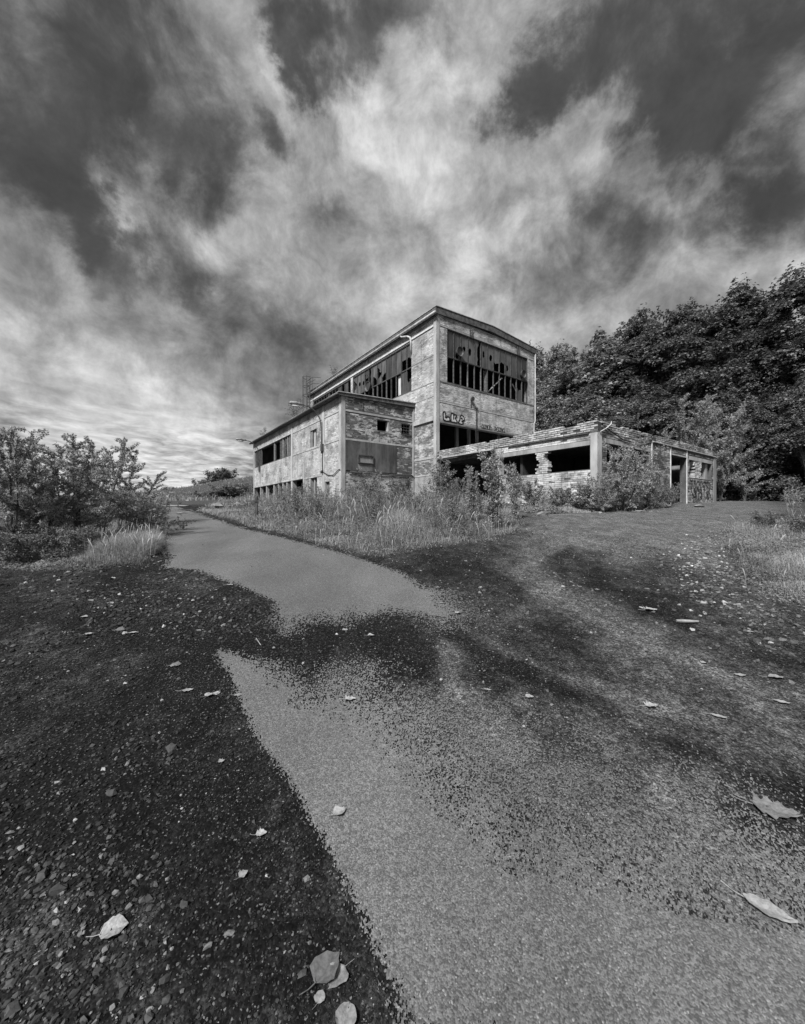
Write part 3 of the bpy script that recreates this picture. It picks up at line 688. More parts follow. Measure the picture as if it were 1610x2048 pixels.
def steel_window(parent, W, s0, s1, z0, z1, zm, n, upper, lower, seed, wide=()):
    mb = MB(); t = .035
    mb.box(W, s0, s1, z0, z0 + .06, -.14, -.02); mb.box(W, s0, s1, z1 - .05, z1, -.14, -.02)
    mb.box(W, s0, s0 + .05, z0 + .06, z1 - .05, -.14, -.021); mb.box(W, s1 - .05, s1, z0 + .06, z1 - .05, -.14, -.021)
    mb.box(W, s0 + .05, s1 - .05, zm - .03, zm + .03, -.13, -.03)
    wn_ = mb.build('window', M['metal'], parent); p = (s1 - s0) / n
    for k in range(1, n):
        mb = MB(); s = s0 + p * k
        mb.box(W, s - t / 2, s + t / 2, zm + .03, z1 - .05, -.12, -.04); mb.box(W, s - t / 2, s + t / 2, z0 + .06, zm - .03, -.12, -.04, 2.4 if rnd.random() < .5 else 1.2)
        mb.build('glazing_bar', M['metal'], wn_)
    for k in range(n):
        a, b = s0 + p * k + t / 2 + .003, s0 + p * (k + 1) - t / 2 - .003
        if k == 0: a = s0 + .053
        if k == n - 1: b = s1 - .053
        if upper[k]: pane(wn_, W, a, b, zm + .033, z1 - .053, upper[k], seed + k)
        if lower[k]: pane(wn_, W, a, b, z0 + .063, zm - .033, lower[k], seed + 50 + k)
    for (a, b) in wide:
        mb = MB(); mb.box(W, a, b, z0 + .063, zm - .033, -.30, -.15, 2.6); mb.build('window_post', M['metal'], wn_)
    return wn_
fw = steel_window(hall, Wr, *win, 10.02, 13, ['full', .12, .5, .45, 'left', .55, .5, 'top', 'top', .30, 'full', 'full', 'full'],
    [None] * 11 + ['bottom', None], 40, [(3.98, 4.2)])
for (p, q_) in (((4.3, 8.7), (5.6, 9.85)), ((6.75, 9.75), (7.4, 8.9))):
    mb = MB(); mb.tube([Wr(p[0], p[1], -.35), Wr(q_[0], q_[1], -.25)], .04, 4, 2.0); mb.build('loose_board', M['wood'], fw)
steel_window(hall, Wl, *lw1, 9.98, 13, ['top', 'top', 'full', 'full', 'full', 'top', 'shards', 'top', 'left', 'shards', .45, .5, 'shards'],
    ['bottom', 'full', None, None, None, None, None, None, None, None, 'bottom', None, 'full'], 80)
mb = MB(); mb.box(Wl, 3.45, 3.95, 8.7, 9.9, -.30, -.2, 2.2); mb.build('loose_board', M['wood'], hall)
steel_window(hall, Wl, *lw2, 9.98, 13, [None, 'top', None, 'shards', None, None, None, 'left', None, None, None, None, None], [None] * 13, 120)
# posts in the lower opening
for s, wd_ in ((2.38, .2), (3.42, .17), (4.15, .15), (6.2, .15)):
    mb = MB(); mb.box(face_b(1.0), s, s + wd_, 4.3, 6.5, -.15, 0, .55); mb.build('pillar', M['conc'], hall)
# spray-painted lettering: flat strokes a few millimetres proud of the wall
def stroke(mb, W, pts, wd_, o=.022):
    for (p, q_) in zip(pts[:-1], pts[1:]):
        d = math.hypot(q_[0] - p[0], q_[1] - p[1]) + 1e-6; nx, nz = -(q_[1] - p[1]) / d * wd_ / 2, (q_[0] - p[0]) / d * wd_ / 2
        ex, ez = (q_[0] - p[0]) / d * wd_ * .3, (q_[1] - p[1]) / d * wd_ * .3
        mb.add([W(p[0] + nx - ex, p[1] + nz - ez, o), W(p[0] - nx - ex, p[1] - nz - ez, o), W(q_[0] - nx + ex, q_[1] - nz + ez, o), W(q_[0] + nx + ex, q_[1] + nz + ez, o)], [(0, 1, 2, 3)]); o += .0003
def letters(W, s0, z0, w_, h_, glyphs, fill, name, parent, lw, smat='black'):
    mb = MB(); fl = MB()
    for i, gname in enumerate(glyphs):
        g = GL[gname]; x0 = s0 + i * w_ * 1.0
        pts = [[(x0 + p[0] * w_ * .92, z0 + p[1] * h_) for p in st] for st in g]
        for st in pts: stroke(mb, W, st, lw)
        if fill: fl.add([W(p[0], p[1], .017) for p in pts[0][:-1]], [tuple(range(len(pts[0]) - 1))])
    if fill: fl.build(name + '_fill', M['white'], parent)
    return mb.build(name, M[smat], parent)
GL = {  # outlines of bubble letters in a unit box
 'L': [[(.05,.12),(.0,.6),(.02,.95),(.28,1.0),(.36,.62),(.42,.38),(.62,.52),(.9,.5),(.98,.1),(.5,.0),(.05,.12)], [(.3,.45),(.42,.36),(.55,.44)]],
 'K': [[(.06,.02),(.04,.6),(.1,1.0),(.38,.98),(.42,.74),(.62,.96),(.86,.8),(.66,.52),(.94,.2),(.84,.0),(.56,.04),(.06,.02)], [(.42,.6),(.44,.4)]],
 'C': [[(.12,.2),(.02,.06),(.5,-.04),(.72,.02),(.78,.26),(.56,.3),(.98,.52),(.84,.9),(.5,1.02),(.3,.8),(.28,.5),(.12,.2)], [(.45,.62),(.62,.7),(.62,.55)]],
 'A': [[(.0,.0),(.1,.8),(.4,1.0),(.75,.9),(.95,.0),(.65,.05),(.5,.35),(.3,.05),(.0,.0)], [(.4,.6),(.55,.6),(.48,.75),(.4,.6)]],
 'N': [[(.02,.0),(.05,.95),(.35,.95),(.6,.5),(.62,.95),(.95,.95),(.95,.0),(.66,.0),(.38,.4),(.32,.0),(.02,.0)]],
 'G': [[(.9,.75),(.5,1.0),(.1,.8),(.02,.3),(.3,.0),(.8,.03),(.97,.45),(.55,.5),(.6,.3),(.38,.32),(.35,.66),(.9,.75)]],
 'E': [[(.05,.0),(.02,.95),(.9,.98),(.92,.72),(.45,.68),(.8,.6),(.8,.4),(.42,.34),(.95,.28),(.93,.02),(.05,.0)]],
 'P': [[(.05,.0),(.02,.8),(.35,1.0),(.85,.85),(.9,.5),(.45,.38),(.4,.0),(.05,.0)], [(.38,.62),(.6,.68),(.45,.78),(.38,.62)]],
 'O': [[(.5,.0),(.1,.2),(.02,.6),(.35,.98),(.8,.9),(.97,.45),(.8,.08),(.5,.0)], [(.42,.4),(.6,.45),(.55,.62),(.4,.58),(.42,.4)]]}
letters(Wr, .42, 6.40, .56, .50, 'LKC', True, 'graffiti', hall, .075)
letters(Wr, 3.46, 6.385, .185, .24, ['A', 'N', 'G', 'E', 'L'], True, 'graffiti', hall, .032)
letters(Wr, 4.58, 6.375, .20, .24, ['P', 'O', 'N', 'G', 'A'], True, 'graffiti', hall, .032)

# round floodlights and the little horn on the hall (they hang on the wall: things of their own)
def floodlight(W, s, z, r, label):
    t = empty('floodlight', W(s, z, 0), label, 'lamp', 'round floodlights in the hall windows')
    o_ = t.location
    mb = MB(); n = 16
    def ring(oo, rr): return [tuple(np.array(W(s + rr * math.cos(2 * math.pi * k / n), z + rr * math.sin(2 * math.pi * k / n), oo)) - np.array(o_)) for k in range(n)]
    prof = [(-.12, r * .35), (.02, r * .8), (.16, r), (.19, r), (.16, r * .92), (.06, r * .6)]
    vs = sum([ring(*p) for p in prof], [])
    mb.add(vs, [(i * n + k, i * n + (k + 1) % n, (i + 1) * n + (k + 1) % n, (i + 1) * n + k) for i in range(len(prof) - 1) for k in range(n)])
    mb.build('reflector', M['metal'], t, True)
    mb = MB(); mb.add(ring(.10, r * .8), [tuple(range(n))]); mb.build('lens', M['glass'], t)
    mb = MB(); mb.tube([tuple(np.array(W(s, z + .0, -.12)) - np.array(o_)), tuple(np.array(W(s, z - .05, -.30)) - np.array(o_))], .03, 6); mb.build('bracket', M['metal'], t)
floodlight(Wr, 1.58, 10.42, .27, 'round dark floodlight at the upper left of the hall front window')
floodlight(Wr, 7.28, 10.36, .25, 'round dark floodlight at the right end of the hall front window')
floodlight(Wl, 7.2, 10.1, .36, 'big round floodlight in the smashed side windows of the hall')
t = empty('wall_lamp', Wr(2.57, 7.9, 0), 'small dark round lamp on a short bracket on the hall front wall', 'lamp')
O = np.array(Wr(2.57, 7.9, 0))
L_ = lambda s, z, o: tuple(np.array(Wr(s, z, o)) - O)
mb = MB(); mb.tube([L_(2.57, 7.94, .02), L_(2.57, 7.94, .09), L_(2.57, 7.93, .2)], [.05, .11, .13], 10); mb.build('lamp_shade', M['metal'], t)
mb = MB(); mb.box(lambda s, z, o: L_(s, z, o), 2.55, 2.6, 7.47, 7.86, .012, .04); mb.build('bracket', M['metal'], t)

# ---- the lower side wing
wing = building('side_wing', 0, 0, 0, 'two storey brick side wing with long openings standing left of the tall hall')
A4, B3 = -4.69, 2.04
Wf, Ws = face_b(B3), face_a(A4); BE = 19.25; WT = 7.45
w1 = (-2.55, -1.73, 5.87, 6.45); w2 = (-.92, -.30, 5.86, 6.45)
mb = MB(); wall_cells(mb, Wf, A4, -.02, ZB, WT, [w1, w2, (-.62, -.25, 2.75, 3.1)], .28); o = mb.build('front_wall', M['mortard'], wing)
ex = [w1, w2, (-.62, -.25, 2.75, 3.1), (A4 - .1, -4.47, 0, 9), (-4.5, 0, 6.61, 6.73), (-4.5, 0, 5.13, 5.25), (-4.5, -1.24, 3.55, 5.13), (-.14, 0, 0, 9), (-4.5, 0, 3.44, 3.56)]
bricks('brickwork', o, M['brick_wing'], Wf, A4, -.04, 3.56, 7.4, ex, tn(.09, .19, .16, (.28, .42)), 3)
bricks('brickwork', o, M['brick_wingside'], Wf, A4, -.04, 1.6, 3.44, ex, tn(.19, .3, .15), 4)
sw2 = (5.25, 6.24, 5.26, 6.27); strip = (9.62, 19.0, 5.20, 6.64); gopen = [(7.42, 9.3, ZB, 3.47), (9.62, 19.1, ZB, 3.47)]
dr = (5.2, 6.19, ZB, 3.42); dr2 = (3.49, 4.07, ZB, 3.07)
mb = MB(); wall_cells(mb, Ws, B3 + .28, BE, ZB, WT, [sw2, strip, dr, dr2] + gopen, .28); o = mb.build('side_wall', M['mortarl'], wing)
ex = [sw2, strip, dr, dr2] + gopen + [(2, 2.31, 0, 9), (4.14, 4.46, 0, 9), (9.3, 9.62, 0, 9), (2, 9.4, 6.61, 6.73), (2, 9.4, 5.12, 5.25), (7.14, 7.38, 0, 4.46), (7.1, BE, 3.47, 3.62), (4.4, 7.2, 3.42, 3.5), (9.4, BE, 6.64, 6.74), (19.02, BE + 1, 0, 9)]
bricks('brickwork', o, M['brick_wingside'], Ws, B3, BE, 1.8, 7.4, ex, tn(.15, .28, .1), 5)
mb = MB(); mb.box(face_b(BE), A4, 0, ZB, WT, 0, -.28); mb.build('rear_wall', M['concd'], wing)
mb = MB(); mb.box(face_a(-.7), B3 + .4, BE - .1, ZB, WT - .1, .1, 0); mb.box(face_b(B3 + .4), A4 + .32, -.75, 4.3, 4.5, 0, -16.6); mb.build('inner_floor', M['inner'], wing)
mb = MB(); mb.box(Ws, B3 - .012, 2.3, ZB, 7.42, -.1, .02); mb.box(Wf, A4 - .02, -4.48, ZB, 7.40, -.05, .024); mb.build('corner_post', M['conc'], wing)
mb = MB(); mb.box(Wf, -.13, -.03, 2.0, 7.4, 0, .05, 1.0); mb.build('downpipe', M['conc'], wing)
for (z0, z1) in ((6.62, 6.72), (5.14, 5.24)): band(wing, Wf, -4.47, -.14, z0, z1, .022)
for (s0, s1, z0, z1) in ((2.31, 4.14, 6.62, 6.71), (4.46, 9.3, 6.62, 6.71), (2.31, 4.14, 5.13, 5.24), (4.46, 9.3, 5.13, 5.24), (4.46, 7.14, 3.43, 3.49)): band(wing, Ws, s0, s1, z0, z1, .022)
band(wing, Ws, 9.6, BE, 6.65, 6.74, .045); band(wing, Ws, 7.4, BE, 3.48, 3.61, .05, 'conc', 'lintel')
for (s0, s1, zt_) in ((4.15, 4.45, 7.4), (9.32, 9.6, 7.4), (7.15, 7.37, 4.45), (19.03, BE + .02, 7.4)): band(wing, Ws, s0, s1, ZB, zt_, .028, 'conc', 'pilaster')
for s in (11.3, 13.4, 17.05): band(wing, Ws, s, s + .08, 3.62, 5.2, .02, 'conc', 'pilaster')
for s in (10.4, 11.27, 12.3, 13.37, 15.33, 17.04):
    mb = MB(); mb.box(Ws, s, s + .2, ZB, 3.47, -.2, .0, .8); mb.build('pillar', M['conc'], wing)
mb = MB(); mb.box(Ws, strip[0], strip[1], 5.2, 5.26, -.16, -.02); mb.box(Ws, strip[0], strip[1], 6.58, 6.64, -.16, -.02)
sw = mb.build('window', M['metal'], wing)
for s, wd_, tn_ in ((18.55, .05, 1.5), (18.1, .05, 1.5), (17.5, .06, 1.5), (17.0, .18, 1.2), (13.35, .2, 2.5), (12.0, .06, 2), (11.75, .06, 2), (11.35, .16, 3.5), (10.9, .06, 2), (10.35, .14, 3.5), (9.98, .1, 2.5)):
    mb = MB(); mb.box(Ws, s, s + wd_, 5.26, 6.58, -.14, -.03, tn_); mb.build('glazing_bar', M['metal'], sw)
for k, (a, b, how) in enumerate(((18.62, 18.94, 'full'), (17.58, 18.08, 'full'), (10.5, 10.88, 'top'), (11.53, 11.74, 'bottom'))): pane(sw, Ws, a, b, 5.265, 6.575, how, 300 + k)
mb = MB(); mb.box(Ws, 6.0, 6.22, 5.28, 6.25, -.2, -.05); wn_ = mb.build('window', M['concd'], wing)
mb = MB(); mb.box(Ws, 5.68, 5.9, 5.28, 6.25, -.2, -.12, 1.6); mb.build('casement', M['wood'], wn_)
mb = MB(); mb.box(Ws, 5.75, 5.9, 1.8, 3.4, -.2, -.1, 1.0); mb.build('door_leaf', M['wood'], wing)
mb = MB(); mb.box(Ws, 3.5, 4.06, 1.8, 3.06, -.2, -.14, .8); mb.build('door_leaf', M['wood'], wing)
mb = MB(); mb.box(Wf, -1.84, -1.735, 5.88, 6.44, -.26, -.02); mb.build('window_reveal', M['conc'], wing)
mb = MB()
for k in range(4): mb.box(Wf, w2[0] + .03 + k * .18, w2[0] + .055 + k * .18, 5.87, 6.44, -.1, -.07); mb.box(Wf, w2[0], w2[1], 5.92 + k * .16, 5.945 + k * .16, -.068, -.045)
mb.box(Wf, w2[0] - .03, w2[1] + .05, 5.80, 5.855, -.02, .06); mb.build('window_grille', M['metal'], wing)
mb = MB(); mb.box(Wf, -4.46, -1.25, 3.57, 5.125, -.0, .026, 1.0); pp = mb.build('plaster_panel', M['plaster'], wing)
mb = MB(); mb.box(Wf, -3.75, -2.85, 3.575, 3.96, .026, .029, 2.0); mb.build('lighter_patch', M['plaster'], pp)
mb = MB(); mb.tube([Wf(-4.3, 3.46, .06), Wf(-2.2, 3.47, .06), Wf(-.25, 3.53, .06), Wf(-.06, 3.42, .06)], .035, 6); mb.tube([Wf(-4.2, 3.52, .05), Wf(-2.6, 3.50, .05)], .02, 5, 2.5); mb.build('wall_pipe', M['metal'], wing)
mb = MB(); mb.tube([Wf(-3.47, 6.85, .03), Wf(-3.47, 7.35, .03)], .025, 5); mb.build('vent_pipe', M['metal'], wing)
# roof slab with its dark gutter
def Wwr(s, z, o): return P(s, o, z)
mb = MB(); mb.hexa([P(-4.9, 1.92, 7.36), P(-.01, 1.92, 7.49), P(-.01, 19.4, 7.49), P(-4.9, 19.4, 7.36), P(-4.9, 1.92, 7.50), P(-.01, 1.92, 7.71), P(-.01, 19.4, 7.71), P(-4.9, 19.4, 7.50)]); rf = mb.build('roof', M['tar'], wing)
mb = MB(); mb.hexa([P(-4.94, 1.88, 7.50), P(-.01, 1.88, 7.715), P(-.01, 1.95, 7.715), P(-4.94, 1.95, 7.50), P(-4.94, 1.88, 7.54), P(-.01, 1.88, 7.755), P(-.01, 1.95, 7.755), P(-4.94, 1.95, 7.54)], 1.2); mb.build('roof_flashing', M['zinc'], rf)
mb = MB(); mb.tube([P(-4.98, b, 7.40 - .015 * math.sin(b)) for b in np.linspace(1.9, 19.45, 9)], .075, 8, .9); mb.build('gutter', M['metal'], rf, True)
mb = MB(); mb.tube([P(-4.91, b, 7.515) for b in np.linspace(1.9, 19.45, 9)], .022, 6, 1.2); mb.build('roof_edge', M['zinc'], rf)
# notice board on the dark plaster
sg = empty('notice_board', Wf(-3.29, 4.2, .03), 'faded framed notice board on the dark plaster panel of the wing', 'sign')
O2 = np.array(Wf(-3.29, 4.2, .03)); Lf = lambda s, z, o: tuple(np.array(Wf(s, z, o)) - O2)
mb = MB(); mb.box(Lf, -3.72, -2.86, 4.02, 4.38, .03, .045, 1.5); mb.build('board', M['concd'], sg)
mb = MB(); mb.box(Lf, -3.76, -2.82, 3.98, 4.02, .03, .09); mb.box(Lf, -3.76, -2.82, 4.38, 4.43, .03, .10); mb.box(Lf, -3.76, -3.72, 4.02, 4.38, .03, .09); mb.box(Lf, -2.86, -2.82, 4.02, 4.38, .03, .09); mb.build('frame', M['metal'], sg)
mb = MB()
for k in range(3): mb.box(Lf, -3.66, -2.95 - .1 * k, 4.10 + .09 * k, 4.115 + .09 * k, .046, .048, 1.0)
mb.build('faded_lines', M['wood'], sg)
# street lamps fixed to the pilasters: arm bowed out over the lane
def arm_lamp(b0, z0, label, k=1.0):
    t = empty('wall_street_lamp', P(A4 - .05, b0, z0), label, 'street lamp', 'street lamps on the side wing'); O = np.array(P(A4 - .05, b0, z0))
    q_ = lambda o, z: tuple(np.array(P(A4 - .05 - o * k, b0 + .10 * o, z)) - O)
    mb = MB(); mb.tube([q_(.06, z0 - .25), q_(.06, z0 + .6), q_(.07, z0 + 1.25), q_(.16, z0 + 1.7), q_(.38, z0 + 2.05), q_(.75, z0 + 2.27), q_(1.15, z0 + 2.33)], .034, 7, .8); mb.build('arm', M['metal'], t, True)
    mb = MB(); mb.tube([q_(1.05, z0 + 2.33), q_(1.2, z0 + 2.35), q_(1.45, z0 + 2.37), q_(1.75, z0 + 2.36), q_(1.85, z0 + 2.34)], [.05, .08, .11, .10, .04], 8, .7); mb.build('lamp_head', M['zinc'], t, True)
    mb = MB(); mb.tube([q_(1.25, z0 + 2.28), q_(1.45, z0 + 2.22), q_(1.7, z0 + 2.25)], [.05, .08, .05], 8); mb.build('glass_bowl', M['white'], t, True)
    mb = MB(); mb.box(lambda s, z, o: tuple(np.array(P(A4 - .0 - o, s, z)) - O), b0 - .12, b0 + .12, z0 - .1, z0 + .28, .0, .14); mb.build('bracket', M['metal'], t)
arm_lamp(4.3, 4.92, 'long armed street lamp on the wing nearest the corner of the building')
arm_lamp(17.2, 4.95, 'long armed street lamp at the far end of the wing')
mb = MB(); mb.tube([Ws(4.3, 3.66, .05), Ws(3.6, 3.4, .04), Ws(2.9, 3.36, .05), Ws(2.3, 3.58, .05), Ws(2.1, 3.6, .06)], .02, 5); mb.build('cable', M['rubber'], wing)
mb = MB(); mb.tube([Ws(4.3, 4.7, .06), Ws(4.3, 3.7, .06)], .02, 5); mb.tube([Ws(4.3, 3.72, .03), Ws(4.3, 3.6, .14)], .07, 8); mb.build('cable', M['rubber'], wing)
# caged ladder from the wing roof up to the hall roof
ld = empty('roof_ladder', P(-.6, 17.3, 7.5), 'rusty caged ladder climbing from the wing roof to the hall roof', 'ladder'); O3 = np.array(P(-.6, 17.3, 7.5))
q3 = lambda a, b, z: tuple(np.array(P(a, b, z)) - O3)
for db in (-.25, .25):
    mb = MB(); mb.tube([q3(-.45, 17.3 + db, 7.5), q3(-.45, 17.3 + db, 13.1), q3(.1, 17.3 + db, 13.4)], .035, 5); mb.build('rail', M['metal'], ld)
mb = MB()
for k in range(19): mb.tube([q3(-.45, 17.05, 7.7 + .3 * k), q3(-.45, 17.55, 7.7 + .3 * k)], .018, 4)
mb.build('rungs', M['metal'], ld)
mb = MB()
for z in (9.9, 10.9, 11.9, 12.7, 13.5):
    mb.tube([q3(-.45 - .5 * math.sin(t), 17.3 + .42 * math.cos(t), z) for t in np.linspace(0, math.pi, 9)], .022, 4)
for t in np.linspace(.0, math.pi, 6): mb.tube([q3(-.45 - .5 * math.sin(t), 17.3 + .42 * math.cos(t), 9.9), q3(-.45 - .5 * math.sin(t), 17.3 + .42 * math.cos(t), 13.6)], .02, 4)
mb.build('cage', M['metal'], ld)
mb = MB()
for z in (12.75, 13.3): mb.tube([q3(-.45, 17.9, z), q3(-.45, 16.3, z), q3(.2, 16.0, z)], .025, 5)
for b in (17.9, 17.0, 16.3): mb.tube([q3(-.45, b, 12.2), q3(-.45, b, 13.35)], .025, 5)
mb.build('railing', M['metal'], ld)

# ---- the low ruined annex
annex = building('ruined_annex', 0, 0, 0, 'low ruined brick annex with a flat roof and knocked out windows on the right')
B6 = -8.70; Wal, War = face_a(0.0), face_b(B6); AE = 12.4; AT = 4.28
# left wall: sill wall, opening, lintel, brick parapet
mb = MB(); wall_cells(mb, Wal, B6 + .0, -4.0, ZB, AT, [(-8.42, -4.3, 2.96, 3.83)], .26); lw = mb.build('left_wall', M['mortard'], annex)
exl = [(-8.42, -4.3, 2.96, 4.01), (B6, -8.44, 0, 4.3)]
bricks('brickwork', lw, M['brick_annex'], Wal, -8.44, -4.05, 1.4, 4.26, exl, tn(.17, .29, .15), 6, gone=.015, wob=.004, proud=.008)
band(annex, Wal, -8.42, -4.1, 3.83, 4.0, .02, 'conc', 'lintel', .8)
def pier(parent, W, s0, s1, z0, z1, rag, seed, mat):
    r = random.Random(seed); mb = MB(); z = z0; n = 0
    while z < z1:
        t = (z - z0) / (z1 - z0); a = s0 + rag * (r.uniform(-.5, .6) + .5 * math.sin(t * 7 + seed)); b = s1 + rag * (r.uniform(-.6, .5) + .5 * math.sin(t * 5 + 2)); s = a
        while s < b - .03:
            e = min(b, s + .25 - (.12 if n % 2 and s == a else 0)); mb.box(W, s, e - .012, z, z + .066, -.24, r.uniform(-.01, .015), r.uniform(.2, .5)); s = e
        z += .079; n += 1
    return mb.build('brick_pier', mat, parent)
pier(annex, Wal, -6.66, -6.20, 2.965, 3.83, .14, 3, M['brick_annex'])
mb = MB(); mb.box(face_a(.0), -4.33, -4.08, ZB, 4.26, -.26, .012); mb.build('pillar', M['conc'], annex)
mb = MB(); mb.box(Wal, -4.05, -.03, 4.245, 4.30, -.25, .06); mb.build('beam', M['conc'], annex)
mb = MB(); mb.box(Wal, -8.4, -4.8, 4.245, 4.275, -.0, .09, .5); mb.build('slab_edge', M['concd'], annex)
mb = MB(); mb.box(Wal, -8.73, -8.45, ZB, 4.25, -.2, .03); mb.box(War, -.03, .24, ZB, 4.25, -.0, .028); mb.build('corner_post', M['conc'], annex)
# roof slab, inside walls
mb = MB(); mb.box(face_b(B6 + .3), .28, AE - .3, 4.06, 4.24, 0, -8.2); mb.build('roof', M['tar'], annex)
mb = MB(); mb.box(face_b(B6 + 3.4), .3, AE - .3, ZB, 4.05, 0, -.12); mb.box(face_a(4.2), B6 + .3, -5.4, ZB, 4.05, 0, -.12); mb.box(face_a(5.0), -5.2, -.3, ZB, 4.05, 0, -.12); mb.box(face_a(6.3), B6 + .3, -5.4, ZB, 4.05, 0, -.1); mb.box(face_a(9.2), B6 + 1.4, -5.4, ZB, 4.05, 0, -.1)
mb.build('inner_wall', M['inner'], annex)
mb = MB(); mb.box(face_a(AE), B6, -.2, ZB, AT, 0, -.26); mb.box(face_b(-.3), HA + .2, AE - .3, ZB, AT, 0, -.2); mb.build('rear_wall', M['concd'], annex)
# right wall
aw1 = (.62, 2.2, 3.0, 3.92); aw2 = (2.6, 4.22, 3.0, 3.92); adoor = (6.42, 8.27, ZB, 4.0); aw3 = (8.66, 11.80, 3.1, 3.95)
mb = MB(); wall_cells(mb, War, 0.0, AE, ZB, 4.36, [aw1, aw2, adoor, aw3], .26); rw = mb.build('right_wall', M['mortard'], annex)
exr = [aw1, aw2, (.5, 4.25, 3.92, 4.1), (0, .25, 0, 5), adoor, (6.3, 8.45, 4.0, 4.08), aw3, (8.6, 11.9, 3.95, 4.14), (4.36, 4.46, 0, 4.5), (6.33, 6.42, 0, 4.5), (8.27, 8.36, 0, 4.5), (12.1, 12.5, 0, 5)]
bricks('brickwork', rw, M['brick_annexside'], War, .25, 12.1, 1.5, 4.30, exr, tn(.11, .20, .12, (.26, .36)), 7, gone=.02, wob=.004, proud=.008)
band(annex, War, .5, 4.25, 3.925, 4.09, .02, 'conc', 'lintel', .85); band(annex, War, 8.6, 11.9, 3.955, 4.13, .02, 'conc', 'lintel', .9); band(annex, War, 6.43, 8.26, 4.005, 4.07, .025, 'conc', 'lintel')
for s in (4.37, 6.34, 8.28): band(annex, War, s, s + .06, ZB, 4.36, .035, 'white', 'steel_post')
band(annex, War, 12.12, AE + .02, ZB, 4.36, .03, 'conc', 'pilaster', .6)
band(annex, War, 4.5, AE + .03, 4.365, 4.40, .07, 'conc', 'slab_edge')
pier(annex, War, 9.45, 10.35, 3.10, 3.93, .16, 5, M['brick_annex'])
mb = MB(); mb.box(War, 11.2, 11.5, 3.11, 3.94, -.24, -.08, .8); mb.build('window_jamb', M['conc'], annex)
mb = MB(); dz = face_b(B6 + .9)
mb.box(dz, 7.85, 8.35, 1.8, 3.95, 0, -.05, .6)
dl = mb.build('door_leaf', M['wood'], annex)
for k in range(5):
    mb = MB(); mb.box(dz, 7.85, 8.35, 1.95 + .2 * k, 2.07 + .2 * k, .002, .05, .9); mb.build('slat', M['wood'], dl)
# parapets: the nearest bricks are single pieces, the rest one mass
def parapet(name, W, s0, s1, z0, rows, seed, single, back=.24, gone=.02, tones=(.20, .40), cap_gone=.08):
    r = random.Random(seed)
    mb = MB(); mb.box(W, s0, s1, z0, z0 + .079 * (rows - 1), -back, -.012); pw = mb.build(name, M['mortarp'], annex); far = MB(); cnt = 0
    shapes = []
    for i in range(6):
        hx, hy, hz = .119, .058, .028; j = lambda: r.uniform(-.006, .006); b = MB()
        b.hexa([(-hx + j(), -hy + j(), -hz + j()), (hx + j(), -hy + j(), -hz + j()), (hx + j(), hy, -hz), (-hx, hy, -hz), (-hx + j(), -hy + j(), hz + j()), (hx + j(), -hy + j(), hz + j()), (hx, hy, hz), (-hx, hy, hz)], r.uniform(*tones)); shapes.append(b)
    meshes = {}
    u = np.array(W(1, 0, 0)) - np.array(W(0, 0, 0)); ang = math.atan2(u[1], u[0])
    outv = np.array(W(0, 0, 1)) - np.array(W(0, 0, 0)); flip = (math.cos(ang + math.pi / 2) * outv[0] + math.sin(ang + math.pi / 2) * outv[1]) > 0
    for k in range(rows):
        s = s0 + (.131 if k % 2 else 0)
        while s + .25 <= s1 + .02:
            last = k == rows - 1
            if r.random() > (cap_gone if last else gone):
                z = z0 + .079 * k + .033; c = W(s + .125, z, -.05 + r.uniform(-.008, .008)); i = r.randrange(6)
                if single(s):
                    if i not in meshes:
                        me = bpy.data.meshes.new('brick'); me.from_pydata(shapes[i].v, [], shapes[i].f); a = me.attributes.new('tone', 'FLOAT', 'FACE'); a.data.foreach_set('value', np.array(shapes[i].t, np.float32)); me.materials.append(M['brick_par']); meshes[i] = me
                    o = bpy.data.objects.new('brick', meshes[i]); COL.objects.link(o); o.parent = pw; o.location = c; o.rotation_euler = (0, 0, ang + (math.pi if flip else 0) + r.uniform(-.02, .02))
                else:
                    far.box(W, s + .006, s + .244, z - .029, z + .029, -.10, r.uniform(-.01, .008), r.uniform(*tones))
            s += .263
        cnt += 1
    if far.v: far.build('brickwork', M['brick_par'], pw)['kind'] = 'stuff'
    return pw
M['brick_par'] = brickmat('parapet_brick', .44, 1.6, .46, .60)
parapet('left_parapet', Wal, B6 - .0, -.02, 4.31, 5, 3, lambda s: True)
parapet('right_parapet', War, .26, 4.5, 4.30, 5, 4, lambda s: True, tones=(.14, .30), cap_gone=.2)
parapet('right_parapet', War, 4.5, AE, 4.405, 4, 5, lambda s: False, tones=(.11, .22), cap_gone=.12)
# cables and a bent rod at the annex corner
mb = MB(); mb.tube([War(.32, 4.5, .05), War(.8, 4.38, .05), War(1.8, 4.16, .05), War(2.6, 4.14, .05), War(3.4, 4.22, .05), War(4.4, 4.45, .05)], .022, 5); mb.tube([War(4.85, 4.36, .04), War(4.95, 3.9, .04), War(5.0, 3.3, .04), War(5.15, 2.7, .04), War(5.3, 2.4, .04)], .018, 5); mb.build('cable', M['rubber'], annex)
mb = MB(); mb.tube([War(.05, 4.26, .06), War(.4, 4.42, .1), War(.75, 4.62, .1), War(.82, 4.72, .08)], .016, 5); mb.build('bent_rod', M['white'], annex)
